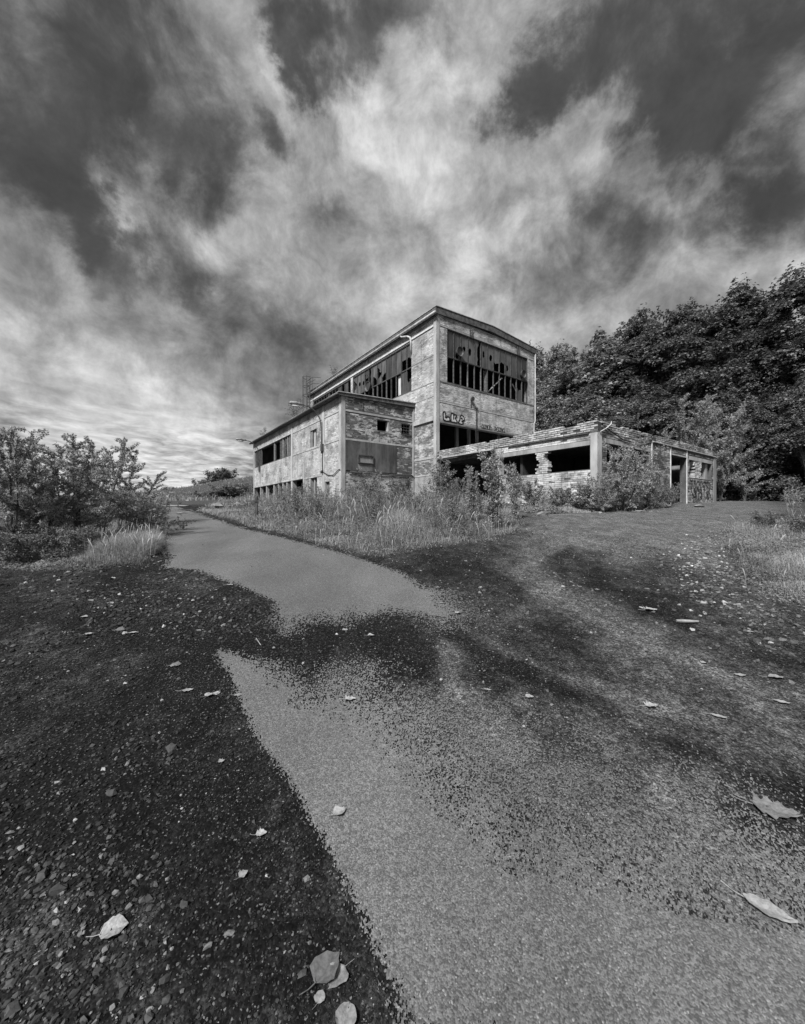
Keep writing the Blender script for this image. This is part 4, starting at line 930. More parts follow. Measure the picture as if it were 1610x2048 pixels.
# scrawled tags under the right window
mb = MB(); r_ = random.Random(4)
for k in range(7):
    s = 8.75 + k * .43; pts = [(s + .10 * math.sin(t * 1.3 + k) + .05 * t, 2.98 - .13 * t) for t in range(8)]; stroke(mb, War, pts, .05)
    stroke(mb, War, [(s + .1, 2.9), (s + .26, 2.98), (s + .3, 2.75), (s + .12, 2.5)], .04); 
    if k % 2: stroke(mb, War, [(s, 2.2), (s + .2, 2.1), (s + .3, 2.3), (s + .1, 2.42)], .045)
mb.build('graffiti', M['black'], annex)

# ------------------------------------------------------------------ plants
def unit(v): return v / (np.linalg.norm(v, axis=-1, keepdims=True) + 1e-9)
def leaves_mesh(pos, axis, nrm, length, ratio, r, fold=.18, tlo=0., thi=1., star=False):
    """many small leaves: each a folded pointed blade of two triangles (or a lobed one of four)"""
    axis = unit(axis); nrm = unit(nrm - axis * (nrm * axis).sum(1)[:, None]); side = np.cross(axis, nrm)
    L = length[:, None]; Wd = L * ratio / 2
    if not star:
        V = np.stack([pos, pos + axis * L * .45 + side * Wd - nrm * L * fold, pos + axis * L, pos + axis * L * .45 - side * Wd - nrm * L * fold], 1)
        f = np.array([(0, 1, 2), (0, 2, 3)])
    else:
        V = np.stack([pos, pos + axis * L * .3 + side * Wd * 1.25 - nrm * L * fold, pos + axis * L * .5 + side * Wd * .45, pos + axis * L, pos + axis * L * .5 - side * Wd * .45, pos + axis * L * .3 - side * Wd * 1.25 - nrm * L * fold], 1)
        f = np.array([(0, 1, 2), (0, 2, 3), (0, 3, 4), (0, 4, 5)])
    n = len(pos); k = V.shape[1]
    Fc = (f[None] + (np.arange(n) * k)[:, None, None]).reshape(-1, 3)
    t = np.clip(r.uniform(tlo, thi, n) ** 1.6, 0, 1)
    return V.reshape(-1, 3), Fc, np.repeat(t, len(f))
def bent(p0, d, L, n, curl, r, up=0.0):
    """polyline that starts along d and wanders"""
    pts = [np.array(p0, float)]; d = unit(np.array(d, float))
    for i in range(n):
        d = unit(d + r.randn(3) * curl + np.array([0, 0, up])); pts.append(pts[-1] + d * L / n)
    return np.array(pts)
def bush_data(seed, h, stems, spread, nb, bl, nleaf, ll, ratio, droop=.2, low=.15, upr=.12, lt=(0., 1.), thick=.012, star=False):
    """stems with side twigs and leaves along the twigs; returns wood (MB) and leaf arrays"""
    r = np.random.RandomState(seed); wood = MB(); pos = []; ax = []; nm = []
    tw = []
    for s in range(stems):
        a = r.rand() * 6.283; tilt = spread * (r.rand() ** .7 if stems > 1 else .25 * r.rand()); hh = h * r.uniform(.72, 1.0) if s else h
        p = bent((r.randn() * .05 * spread, r.randn() * .05 * spread, 0), (math.cos(a) * tilt, math.sin(a) * tilt, 1), hh * math.sqrt(1 + tilt * tilt * .5), 7, .07, r, upr * .5)
        wood.tube(p, np.linspace(thick, thick * .25, len(p)) * (h / 1.8), 5)
        for b in range(nb):
            t = low + (1 - low) * (b + r.rand()) / nb; i = min(int(t * 7), 6); q0 = p[i] + (p[i + 1] - p[i]) * (t * 7 - i)
            aa = r.rand() * 6.283; L = bl * (1.15 - .75 * t) * r.uniform(.6, 1.2)
            tw.append(bent(q0, (math.cos(aa), math.sin(aa), r.uniform(.2, .9)), L, 4, .16, r, -.05 + upr * .4))
        tw.append(p[4:])
    for p in tw[:]:
        if len(p) == 5: wood.tube(p, np.linspace(thick * .35, thick * .12, 5) * (h / 1.8), 3, cap=False)
    seg = np.array([np.linalg.norm(p[-1] - p[0]) for p in tw]); pr = seg / seg.sum()
    k = r.choice(len(tw), nleaf, p=pr); t = r.rand(nleaf) ** .8
    for j in range(nleaf):
        p = tw[k[j]]; m = len(p) - 1; i = min(int(t[j] * m), m - 1); q_ = p[i] + (p[i + 1] - p[i]) * (t[j] * m - i)
        pos.append(q_); ax.append(p[i + 1] - p[i])
    pos = np.array(pos); ax = unit(np.array(ax)); o = unit(r.randn(nleaf, 3))
    ax = unit(ax * .5 + o * .9 + np.array([0, 0, -droop])); nm = unit(np.array([0, 0, 1.]) + r.randn(nleaf, 3) * .55)
    pos = pos + o * ll * .3
    return wood, leaves_mesh(pos, ax, nm, ll * r.uniform(.6, 1.25, nleaf), ratio, r, .14, *lt, star=star)
PROTO = {}
def bush(key, name, loc, scale, rot, label, cat, group=None, mats=('bark', 'leaf_mid'), **kw):
    """plant thing > stems, foliage; every later plant of the same kind shares the meshes"""
    t = empty(name, loc, label, cat, group); t.rotation_euler = (0, 0, rot); t.scale = (scale,) * 3 if np.isscalar(scale) else scale
    if key not in PROTO:
        wood, (v, f, tt) = bush_data(**kw)
        a = wood.build('stems', M[mats[0]], t); b = link('foliage', mesh_np('foliage', v, f, tt, M[mats[1]]), t)
        PROTO[key] = (a.data, b.data)
    else:
        link('stems', PROTO[key][0], t); link('foliage', PROTO[key][1], t)
    return t
def at(px, py): return gp(px, py)

# ---- the big maples behind the annex
def big_tree_data(seed, h, rx, nclump, nper, ll, base=.12):
    r = np.random.RandomState(seed); wood = MB()
    tr = bent((0, 0, -.3), (0, 0, 1), h * .75, 7, .05, r); wood.tube(tr, np.linspace(.30, .07, 8), 7)
    C = []
    for i in range(nclump):
        u = r.rand(); z = h * (base + (1 - base) * u ** .85); k = (z / h - base) / (1 - base)
        prof = math.sin(math.pi * min(1, .22 + .78 * k) ** .9) ** .6 if k < .98 else .15
        rad_ = rx * prof * (r.uniform(.62, 1.02) if r.rand() < .8 else r.uniform(.2, .6)); a = r.rand() * 6.283
        C.append((rad_ * math.cos(a), rad_ * math.sin(a), z, r.uniform(.7, 1.35) * (1.1 - .35 * k)))
    for i in range(int(nclump * .55)):      # upright shoots that break the outline
        a = r.rand() * 6.283; k = r.uniform(.35, 1.0); prof = math.sin(math.pi * min(1, .22 + .78 * k) ** .9) ** .6 if k < .98 else .1
        C.append((rx * prof * 1.02 * math.cos(a), rx * prof * 1.02 * math.sin(a), h * (base + (1 - base) * k ** .9) + r.uniform(.2, .9), -r.uniform(.35, .6)))
    C = np.array(C)
    for c in C[:nclump:4]:
        i = int(np.clip(c[2] / h * 7 * .8, 1, 6)); p0 = tr[i]; m = (p0 + c[:3]) / 2 + np.array([0, 0, .1 * h * .3]); wood.tube([p0, m, c[:3]], [.09, .05, .02], 4, cap=False)
    ci = np.concatenate([np.repeat(np.arange(nclump), nper), np.repeat(np.arange(nclump, len(C)), nper // 5)]); n = len(ci); q_ = np.sqrt(r.rand(n)); th_ = r.rand(n) * 6.283; R_ = np.abs(C[ci, 3]); sh = C[ci, 3] < 0
    off = np.stack([q_ * R_ * np.cos(th_), q_ * R_ * np.sin(th_), np.where(sh, 1.7 * R_ * (1 - q_) * r.rand(n) * 1.4, -.42 * R_ * q_ ** 2 + .16 * r.randn(n))], 1)
    pos = C[ci, :3] + off
    outw = unit(np.stack([C[ci, 0], C[ci, 1], np.zeros(n)], 1) + 1e-3)
    pos = pos - np.array([0, 0, 1.]) * ((off * outw).sum(1) * .38)[:, None]
    rad2 = unit(off * np.array([1, 1, .2]) + outw * .5)
    ax = unit(rad2 + r.randn(n, 3) * .45 + np.array([0, 0, -.45])); nm = unit(np.array([0, 0, 1.]) + rad2 * .5 + r.randn(n, 3) * .4)
    return wood, leaves_mesh(pos, ax, nm, ll * r.uniform(.6, 1.25, n), .95, r, .12, 0, 1, star=True)
TP = []
for i, (h, rx, nc) in enumerate(((18, 5.2, 190), (17, 4.6, 170), (12, 4.4, 125))):
    wood, (v, f, t) = big_tree_data(900 + i, h, rx, nc, 230, .225, .05 if i < 2 else .0)
    a = bpy.data.meshes.new('trunk'); 
    ob = wood.build('trunk', M['bark']); TP.append((ob.data, mesh_np('crown', v, f, t, M['leaf_dark']), h, ob))
    bpy.data.objects.remove(ob)
def big_tree(px, d, ytop, proto, rot, label, wx=1.0, lean=0):
    x = (px - CX) / F * d; z0 = float(zg(x, d)); zt = ZE + (CY - ytop) / F * d
    tr, cr, h, _ = TP[proto]; s = (zt - z0) / h
    t = empty('maple_tree', (x, d, z0 - .1), label, 'tree', 'big trees behind the annex'); t.scale = (s * wx, s * wx, s); t.rotation_euler = (lean, 0, rot)
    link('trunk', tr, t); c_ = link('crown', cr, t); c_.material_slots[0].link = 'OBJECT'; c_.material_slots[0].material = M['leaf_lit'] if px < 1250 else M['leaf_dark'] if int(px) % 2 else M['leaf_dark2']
for args in [(1590,26,560,0,0.3,'tallest dark leafy tree at the right edge of the picture',1.0),
             (1475,29,590,1,1.9,'tall dense tree just left of the tallest one at the right edge',1.0),
             (1370,31,622,0,2.8,'broad dark tree rising behind the right end of the annex',.95),
             (1290,34,635,1,4.0,'rounded dark tree above the middle of the annex roof',.95),
             (1205,37,684,2,0.8,'lower tree with a feathery top between hall and rounded tree',1.15),
             (1125,40,702,1,5.2,'paler tree standing close behind the right edge of the hall',.9),
             (1060,44,706,0,1.2,'tree mostly hidden behind the tall hall',.9),
             (1700,23,560,1,3.3,'big tree cut off by the right edge of the picture',1.0)]: big_tree(*args)
for k, args in enumerate([(1535,23.5,800,2,.4,'low dark tree under the tallest tree on the right',.9), (1620,21.5,770,2,2.0,'low dark tree at the right edge beside the dry shrub',.95),
             (1460,25.5,790,2,3.6,'low dark tree right behind the end of the annex',.9), (1300,29,790,2,5.0,'low dark tree behind the annex parapet',1.1), (1180,32,790,2,1.4,'low dark tree in the gap right of the hall',1.2), (1105,34,800,2,2.6,'low dark tree touching the lower right side of the hall',1.1)]): big_tree(*args)
# lighter saplings in front of them, right behind the annex
for k, (px, d, yt, s, lb) in enumerate([(1385,22.6,800,0,'pale leafy sapling behind the end of the annex roof'), (1440,22.4,775,1,'tallest pale sapling before the dark trees right of the annex'), (1490,22.8,830,2,'small pale sapling at the right of the group before the dark trees'), (1345,24.0,850,1,'pale sapling topping out just over the annex parapet')]):
    x = (px - CX) / F * d; z0 = float(zg(x, d)); zt = ZE + (CY - yt) / F * d
    bush('sapling%d' % (k % 3), 'young_ash_tree', (x, d, z0), (zt - z0) / 6.0, k * 1.3, lb, 'young tree', 'pale saplings right of the annex', ('bark', 'leaf_mid'), seed=31 + k, h=6.0, stems=4, spread=.28, nb=15, bl=1.5, nleaf=9500, ll=.125, ratio=.45, droop=.25, low=.08, upr=.25, thick=.012)

# ---- left hedge of young trees
for k, (px, py, yt, key, sx, lb) in enumerate([
    (-35,1118,868,0,1.1,'leafy young tree cut by the left edge of the picture'), (22,1112,880,1,1.0,'young tree with bare twigs on top near the left edge'),
    (92,1100,893,2,1.05,'dense young tree with pointed top in the left hedge'), (150,1092,884,0,1.1,'full crowned young tree in the middle of the left hedge'),
    (205,1075,896,3,1.0,'slender young tree with dark stem in the left hedge'), (238,1062,890,1,1.0,'airy young tree second from the lane in the left hedge'), (268,1056,925,3,1.1,'outermost young tree of the left hedge beside the lane'),
    (55,1065,893,2,1.2,'young tree in the second row of the left hedge by the edge'), (125,1055,888,3,1.2,'young tree in the second row at the middle of the hedge'), (190,1050,902,0,1.2,'young tree in the second row near the lane')]):
    x, y, z = at(px, py); hh = (py - yt) / F * y
    bush('young%d' % key, 'young_poplar', (x, y, z), (hh / 2.2 * sx, hh / 2.2 * sx, hh / 2.0), k * 2.1, lb, 'young tree', 'young trees in the left hedge', ('bark', 'leaf_mid'),
         seed=60 + key, h=2.2, stems=(3, 2, 4, 2)[key], spread=(.45, .3, .5, .4)[key], nb=18, bl=.72, nleaf=(7600, 5600, 8600, 5400)[key], ll=.046, ratio=.62, droop=.25, low=.12, upr=.10, thick=.018)
for k, (px, py, yt, key, lb) in enumerate([(290,1075,960,0,'pale feathery bush beside the lane in the left hedge'), (310,1050,985,1,'small pale bush leaning over the lane edge'),
    (30,1128,1050,2,'dark low shrub at the bottom of the left hedge near the edge'), (105,1122,1050,2,'dark low shrub under the young trees'), (170,1108,1040,2,'dark low shrub under the stems beside the tall grass'), (-40,1130,1045,2,'dark low shrub cut by the left edge')]):
    x, y, z = at(px, py); hh = (py - yt) / F * y
    bush('low%d' % key, 'low_shrub', (x, y, z), (hh / .8 * .95, hh / .8 * .95, hh / .8 * .85), k * 1.7, lb, 'shrub', 'shrubs along the left verge', ('bark', ('leaf_pale', 'leaf_pale', 'leaf_bank')[key]),
         seed=80 + key, h=.8, stems=9, spread=.9, nb=8, bl=.35, nleaf=2000, ll=(.05, .05, .07)[key], ratio=.4, droop=.15, low=.1, upr=.12, thick=.01)
# twig reaching over the lane
x, y, z = at(345, 1062); bush('trail', 'trailing_plant', (x, y, z), 1.0, .4, 'trailing leafy shoot creeping onto the asphalt from the left verge', 'plant', None, ('bark', 'leaf_bank'), seed=93, h=.25, stems=5, spread=2.6, nb=5, bl=.25, nleaf=220, ll=.06, ratio=.6, thick=.02)

# ---- bank before the building
for k, (px, py, yt, key, sx, lb) in enumerate([
    (985,1062,893,'shoots',1.0,'tall shrub of upright leafy shoots before the open end of the annex'), (1030,1040,930,'shoots',.8,'smaller shrub of upright shoots right of the tall shoots'), (945,1050,935,'shoots',.8,'smaller shrub of upright shoots left of the tall shoots')]):
    x, y, z = at(px, py); hh = (py - yt) / F * y
    bush(key, 'upright_shrub', (x, y, z), (hh / 2 * sx, hh / 2 * sx, hh / 2), k * 1.1, lb, 'shrub', 'upright shrubs on the bank', ('bark', 'leaf_mid'), seed=110, h=2.0, stems=9, spread=.22, nb=14, bl=.26, nleaf=2600, ll=.075, ratio=.55, droop=-.1, low=.1, upr=.3, thick=.012)
for k, (px, d, yb, yt, key, sx, lb) in enumerate([
    (882,17.2,1000,916,'leafy1',1.1,'pale leafy bush growing against the corner of the tall hall'), (918,17.0,1000,962,'leafy1',1.2,'low pale bush right of the hall corner'),
    (1246,12.9,1012,884,'leafy2',.85,'large leafy bush covering the right wall of the annex near its corner'), (1290,13.8,1010,925,'leafy2',.8,'leafy bush behind the large one on the annex wall'), (1205,12.6,1012,945,'leafy2',.9,'leafy bush at the foot of the annex corner post'),
    (1160,12.8,1010,960,'leafy3',1.4,'dark low bush under the annex window'), (1120,13.6,1008,968,'leafy3',1.3,'dark low bush at the foot of the pale annex wall'), (1322,15.2,1008,958,'leafy3',1.0,'low bush between the large bush and the annex door'), (1345,16.6,1008,965,'leafy1',.8,'small pale bush in the annex doorway'),
    (1062,14.6,1010,955,'leafy3',1.2,'dark round bush at the broken end of the annex wall'), (745,17.6,1000,938,'leafy1',1.1,'bush with pale leaves at the foot of the dark plaster panel'), (800,17.5,1000,950,'leafy3',1.2,'dark bush beside the wing downpipe'), (700,16.5,1003,968,'leafy3',1.0,'low bush at the corner of the wing'), (645,17.5,1002,972,'leafy1',1.0,'low pale weeds before the wing doors'), (600,20,1000,968,'leafy3',1.0,'dark weeds before the pillars of the wing')]):
    x = (px - CX) / F * d; z = float(zg(x, d)); hh = ZE + (CY - yt) / F * d - z
    par = {'leafy1': dict(seed=120, leafm='leaf_pale', ratio=.5, ll=.06), 'leafy2': dict(seed=121, leafm='leaf_mid', ratio=.55, ll=.062), 'leafy3': dict(seed=122, leafm='leaf_bank', ratio=.5, ll=.06)}[key]
    bush(key, 'leafy_bush', (x, d, z), (hh / 1.6 * sx, hh / 1.6 * sx, hh / 1.6), k * .9, lb, 'bush', 'bushes along the foot of the building', ('bark', par['leafm']), seed=par['seed'], h=1.6, stems=8, spread=.65, nb=12, bl=.6, nleaf=5200, ll=par['ll'], ratio=par['ratio'], droop=.2, low=.06, upr=.12, thick=.014)
# weeds that take root on the roofs
for k, (px, py, yt, a_, b_, zr, lb) in enumerate([(575, 855, 812, -4.4, 9.4, 7.6, 'small birch growing out of the wing roof'), (522, 884, 862, -4.4, 17, 7.6, 'tiny sapling at the far end of the wing roof'), (668, 770, 745, .1, 13.2, 12.5, 'thin weed on the edge of the hall roof'), (1287, 880, 838, 3.4, B6 + .1, 4.6, 'thin conifer-like weed standing on the annex parapet')]):
    x, y, z = P(a_, b_, zr); hh = (py - yt) / F * y
    bush('roof%d' % (k == 3), 'roof_sapling', (x, y, z), (hh / 1.0 * (1.3 if k < 3 else .35), hh * (1.3 if k < 3 else .35), hh), k * 1.2, lb, 'sapling', 'saplings rooted on the roofs', ('bark', 'leaf_bank'), seed=140 + k, h=1.0, stems=3 if k < 3 else 1, spread=.5, nb=9, bl=.42, nleaf=330, ll=.055, ratio=.6, thick=.012)
# dry pale shrub and weeds at the right edge
x, y, z = at(1585, 1035); bush('dry', 'dry_shrub', (x, y, z), 1.0, .5, 'dry shrub with pale bare forked twigs at the right edge', 'shrub', None, ('bark_pale', 'leaf_pale'), seed=150, h=.95, stems=7, spread=.7, nb=7, bl=.42, nleaf=420, ll=.05, ratio=.45, low=.35, thick=.016)
x, y, z = at(1530, 1060); bush('low2', 'low_shrub', (x, y, z), .55, .5, 'low dark weeds left of the dry shrub at the right edge', 'shrub', None, ('bark', 'leaf_bank'))
x, y, z = at(1600, 1075); bush('low2', 'low_shrub', (x, y, z), .6, 1.5, 'low dark weeds below the dry shrub at the right edge', 'shrub', None, ('bark', 'leaf_bank'))
# far bushes on the hill
for k, (px, yb, d, w_, h_, lb) in enumerate([(345,979,88,6,2.0,'small row of bushes on the skyline above the lane'), (372,978,86,5,1.6,'bush right of the first bush on the skyline'), (405,971,82,5,2.6,'left bush of the clump on the hill'), (432,965,80,6,3.4,'tallest bush of the clump on the hill'), (455,958,78,5,2.8,'right bush of the clump on the hill'),
    (410,1004,40,4,1.0,'dark bush beside the lane below the hill'), (440,1006,36,4,1.15,'dark round bush left of the wing behind the rubble'), (475,1000,37,4,1.5,'dark bush close to the far end of the wing'), (495,985,46,4,1.9,'dark bush on the slope behind the wing'), (460,985,52,5,1.7,'bush in the middle of the slope')]):
    x = (px - CX) / F * d; z = float(zg(x, d)); 
    bush('far%d' % (k % 2), 'hill_bush', (x, d, z - .2), (w_ / 2.4, w_ / 2.4, h_ / 2.0), k * 1.3, lb, 'bush', 'bushes on the hill', ('bark', 'leaf_hill'), seed=160 + k % 2, h=2.0, stems=10, spread=.8, nb=9, bl=.8, nleaf=2200, ll=.17, ratio=.7, low=.05, upr=.15)

# ---- grasses: nobody could count the blades
def blades(x, y, h, wd, seed, lean=.35, tone=(0, 1)):
    r = np.random.RandomState(seed); n = len(x); z = zg(x, y) - .01; a = r.rand(n) * 6.283; l = lean * r.uniform(.1, 2.2, n)
    dx, dy = np.cos(a), np.sin(a); sx, sy = -dy, dx; tw_ = r.uniform(-.6, .6, n); sx, sy = np.cos(np.arctan2(sy, sx) + tw_), np.sin(np.arctan2(sy, sx) + tw_)
    def pt(t, side, wf): 
        k = h * t; bend = l * h * t ** 2
        return np.stack([x + dx * bend + sx * wd * wf * side, y + dy * bend + sy * wd * wf * side, z + k * (1 - .25 * l * t)], 1)
    V = np.stack([pt(0, -1, .5), pt(0, 1, .5), pt(.6, 1, .42), pt(.6, -1, .42), pt(1.02, 0, 0)], 1)
    o = (np.arange(n) * 5)[:, None]
    q_ = np.array([0, 1, 2, 3])[None] + o; t_ = np.array([3, 2, 4])[None] + o
    tt = np.clip(tone[0] + (tone[1] - tone[0]) * (.75 * r.rand(n) ** 1.4 + 1.5 * (fbm(x * .8, y * .8, seed + 5, 4) - .42)), 0, 1)
    return V.reshape(-1, 3), [q_, t_], np.concatenate([tt, tt])
def in_poly(n, poly, seed, dens=None):
    r = np.random.RandomState(seed); lo, hi = poly.min(0), poly.max(0); X_ = []; Y_ = []; c = 0
    while c < n:
        x = r.uniform(lo[0], hi[0], n * 3); y = r.uniform(lo[1], hi[1], n * 3); s, _ = sdist(x, y, poly); s = s + (fbm(x * 2, y * 2, seed, 3) - .5) * .5
        k = s > 0
        if dens is not None: k &= r.rand(len(x)) < dens(x, y, s)
        X_.append(x[k]); Y_.append(y[k]); c += k.sum()
        if k.sum() == 0: break
    return np.concatenate(X_)[:n], np.concatenate(Y_)[:n]
near = lambda x, y, s: np.clip(9.0 / np.hypot(x, y), .1, 1) ** 1.5
def grass(name, poly, n, seed, hfun, wd, mat, label, lean=.35, tone=(0, 1), dens=near):
    x, y = in_poly(n, poly, seed, dens); s, _ = sdist(x, y, poly); r = np.random.RandomState(seed + 1)
    h = hfun(x, y, s) * r.uniform(.5, 1.15, len(x)); v, f, t = blades(x, y, h, wd * np.clip(np.hypot(x, y) / 8, .8, 2.2), seed + 2, lean, tone)
    o = meta(link(name, mesh_np(name, v, f, t, M[mat])), label, None, None, 'stuff'); return o
clump = lambda x, y, sd_: np.clip((fbm(x * .9, y * .9, sd_, 3) - .3) * 2.4, .15, 1.2)
grass('bank_grass', BANK, 34000, 201, lambda x, y, s: (.12 + .34 * np.clip(s / 2.0, 0, 1)) * clump(x, y, 71), .0065, 'grass', 'tall wild grass on the bank before the building', .45)
grass('bank_weeds', BANK, 22000, 211, lambda x, y, s: (.08 + .44 * np.clip((s - .5) / 2.0, 0, 1)) * clump(x, y, 77), .008, 'grass_dark', 'darker weeds among the grass of the bank', .3)
grass('short_grass', BANK, 34000, 221, lambda x, y, s: .15 * clump(x, y, 79), .007, 'grass', 'short pale grass along the edge of the bank', .9, (.2, 1), lambda x, y, s: (s < 1.3) * near(x, y, s))
grass('verge_grass', VERGE, 18000, 231, lambda x, y, s: (.12 + .30 * np.clip(s / .9, 0, 1)) * clump(x, y, 83), .006, 'grass_dark', 'dark low grass under the left hedge', .6, (0, 1), lambda x, y, s: (s < 3) * near(x, y, s) * (x > -9))
grass('fringe_grass', VERGE, 22000, 236, lambda x, y, s: (.07 + .22 * np.clip(s / .5, 0, 1)) * clump(x, y, 103), .006, 'grass', 'pale grass fringe in front of the left hedge', .7, (.2, 1), lambda x, y, s: (s < 1.1) * near(x, y, s) * (x > -9))
TUFT = wpoly([(322,1062),(318,1105),(285,1122),(215,1126),(160,1128),(165,1112),(240,1085),(300,1052)])
grass('tuft_grass', TUFT, 20000, 241, lambda x, y, s: .44 * np.clip(.4 + s / .3, 0, 1) * clump(x, y, 85), .0055, 'grass', 'pale tall grass tuft at the corner of the left hedge', .6, (.35, 1.1))
grass('yard_grass', RIGHT, 46000, 251, lambda x, y, s: (.08 + .28 * np.clip(s / .8, 0, 1)) * clump(x, y, 87), .005, 'grass', 'grass patch at the right edge of the yard', .6, (.15, 1), lambda x, y, s: near(x, y, s) * (x < 10.5) * (y < 14))
grass('wall_grass', STRIP, 20000, 261, lambda x, y, s: (.12 + .42 * np.clip(s / .6, 0, 1)) * clump(x, y, 89), .008, 'grass', 'grass strip at the foot of the annex', .4)
HILL = np.array([(-14, 24), (-20, 24), (-60, 80), (-70, 110), (-10, 110), (-12, 40)], float)
grass('hill_grass', HILL, 9000, 271, lambda x, y, s: .5 * clump(x, y, 91), .05, 'grass', 'rough grass on the hill beyond the wing', .5, (0, .7), lambda x, y, s: np.clip(30 / y, .1, 1))
def herbs(name, poly, n, seed, hfun, ll, ratio, mat, label, dens=near, tone=(0, 1)):
    """leafy ground weeds: plants of a dozen small leaves up a thin stem"""
    k = 14; x, y = in_poly(n // k, poly, seed, dens); s, _ = sdist(x, y, poly); r = np.random.RandomState(seed + 3); m = len(x)
    h = hfun(x, y, s) * r.uniform(.5, 1.25, m); z = zg(x, y); lx, ly = r.randn(m) * .25, r.randn(m) * .25
    i = np.repeat(np.arange(m), k); t = r.uniform(.15, 1, m * k); a = r.rand(m * k) * 6.283; spr = (.03 + .14 * h[i] * (1.1 - t))
    pos = np.stack([x[i] + lx[i] * h[i] * t + np.cos(a) * spr, y[i] + ly[i] * h[i] * t + np.sin(a) * spr, z[i] + h[i] * t], 1)
    ax = unit(np.stack([np.cos(a), np.sin(a), r.uniform(-.4, .7, m * k)], 1)); nm = unit(np.array([0, 0, 1.]) + r.randn(m * k, 3) * .45)
    sz = ll * r.uniform(.5, 1.3, m * k) * (1.2 - .5 * t) * np.clip(np.hypot(x, y)[i] / 9, .8, 1.8)
    v, f, tt = leaves_mesh(pos, ax, nm, sz, ratio, r, .12)
    tt = np.clip(tone[0] + (tone[1] - tone[0]) * (np.repeat((fbm(x * .9, y * .9, seed + 9, 4)[i] - .38) * 1.9, 2) + .55 * tt), 0, 1)
    return meta(link(name, mesh_np(name, v, f, tt, M[mat])), label, None, None, 'stuff')
herbs('bank_herbs', BANK, 60000, 291, lambda x, y, s: (.06 + .64 * np.clip((s - .3) / 2, 0, 1)) * clump(x, y, 95), .06, .38, 'leaf_bank', 'leafy ground weeds covering the bank', lambda x, y, s: near(x, y, s) * np.clip(s / .8, .15, 1))
herbs('fine_herbs', BANK, 40000, 293, lambda x, y, s: (.06 + .42 * np.clip(s / 2, 0, 1)) * clump(x, y, 97), .035, .3, 'leaf_pale', 'fine pale feathery weeds on the bank')
herbs('verge_herbs', VERGE, 40000, 295, lambda x, y, s: (.06 + .40 * np.clip(s / .9, 0, 1)) * clump(x, y, 99), .05, .42, 'leaf_bank', 'leafy weeds under the left hedge', lambda x, y, s: (s < 2.5) * near(x, y, s) * (x > -9))
herbs('yard_herbs', RIGHT, 30000, 297, lambda x, y, s: (.04 + .12 * np.clip(s / .8, 0, 1)), .04, .5, 'leaf_bank', 'low weeds in the right grass patch', lambda x, y, s: near(x, y, s) * (x < 10.5) * (y < 14))
herbs('strip_herbs', STRIP, 16000, 299, lambda x, y, s: (.06 + .3 * np.clip(s / .6, 0, 1)) * clump(x, y, 101), .06, .5, 'leaf_bank', 'weeds at the foot of the annex')
def flower_heads(name, poly, n, seed, hfun, label, mat='straw'):
    """curved plumes and pale seed heads on thin stalks"""
    x, y = in_poly(n, poly, seed, near); s, _ = sdist(x, y, poly); r = np.random.RandomState(seed); mb = MB()
    for i in range(len(x)):
        h = float(hfun(x[i], y[i], s[i])) * r.uniform(.7, 1.15); a = r.rand() * 6.283; l = r.uniform(.1, .45); z = float(zg(x[i], y[i]))
        c = [(x[i] + math.cos(a) * l * h * t * t, y[i] + math.sin(a) * l * h * t * t, z + h * (t - .25 * l * t ** 4)) for t in (0, .5, .75, .88, 1.0)]
        mb.tube(c, [.002, .0018, .006, .008, .002], 3, r.uniform(0, 1), False)
    return meta(mb.build(name, M[mat]), label, None, None, 'stuff')
flower_heads('grass_plumes', BANK, 900, 281, lambda x, y, s: .18 + .46 * min(max(s / 2.0, 0), 1), 'pale curved plumes of the bank grass')
flower_heads('verge_plumes', TUFT, 120, 283, lambda x, y, s: .4, 'pale seed stalks in the grass tuft by the left hedge')
flower_heads('yard_plumes', RIGHT, 120, 285, lambda x, y, s: .3, 'pale seed stalks in the right grass patch')
# taller single weeds in the bank
r_ = random.Random(5); WEED = wpoly([(560,1045),(640,1062),(740,1078),(860,1076),(960,1070),(1020,1048),(980,1020),(820,1012),(640,1016),(540,1020)])
wx, wy = in_poly(150, WEED, 300); seen = set()
SPOT = [(590, 'below the far pillars of the wing'), (672, 'below the wing doors'), (740, 'below the corner of the wing'), (825, 'below the dark plaster panel'), (900, 'below the corner of the tall hall'), (2000, 'below the open end of the annex')]
ROW = [(11.5, 'near the lane edge'), (14.0, 'in the middle of the bank'), (99, 'close to the wall')]
for k in range(150):
    kind = k % 3; px = CX + F * wx[k] / wy[k]
    where = next(l for v, l in SPOT if px < v); row = next(l for v, l in ROW if wy[k] < v)
    if (kind, where, row) in seen: continue
    seen.add((kind, where, row))
    bush('weed%d' % kind, ('tall_weed', 'nettle', 'goldenrod')[kind], (wx[k], wy[k], float(zg(wx[k], wy[k]))), r_.uniform(.75, 1.15), r_.uniform(0, 6), ('dark branching weed %s, %s', 'leafy nettle %s, %s', 'pale flowering weed %s, %s')[kind] % (where, row), 'weed', ('tall dark weeds in the bank', 'nettles in the bank', 'pale flowering weeds in the bank')[kind],
         ('bark', ('leaf_bank', 'leaf_bank', 'leaf_pale')[kind]), seed=310 + kind, h=(1.0, .8, .9)[kind], stems=(4, 6, 5)[kind], spread=.35, nb=(9, 12, 10)[kind], bl=.22, nleaf=(420, 520, 420)[kind], ll=(.05, .06, .035)[kind], ratio=(.3, .4, .5)[kind], low=(.2, .1, .45)[kind], upr=.15, thick=.008)
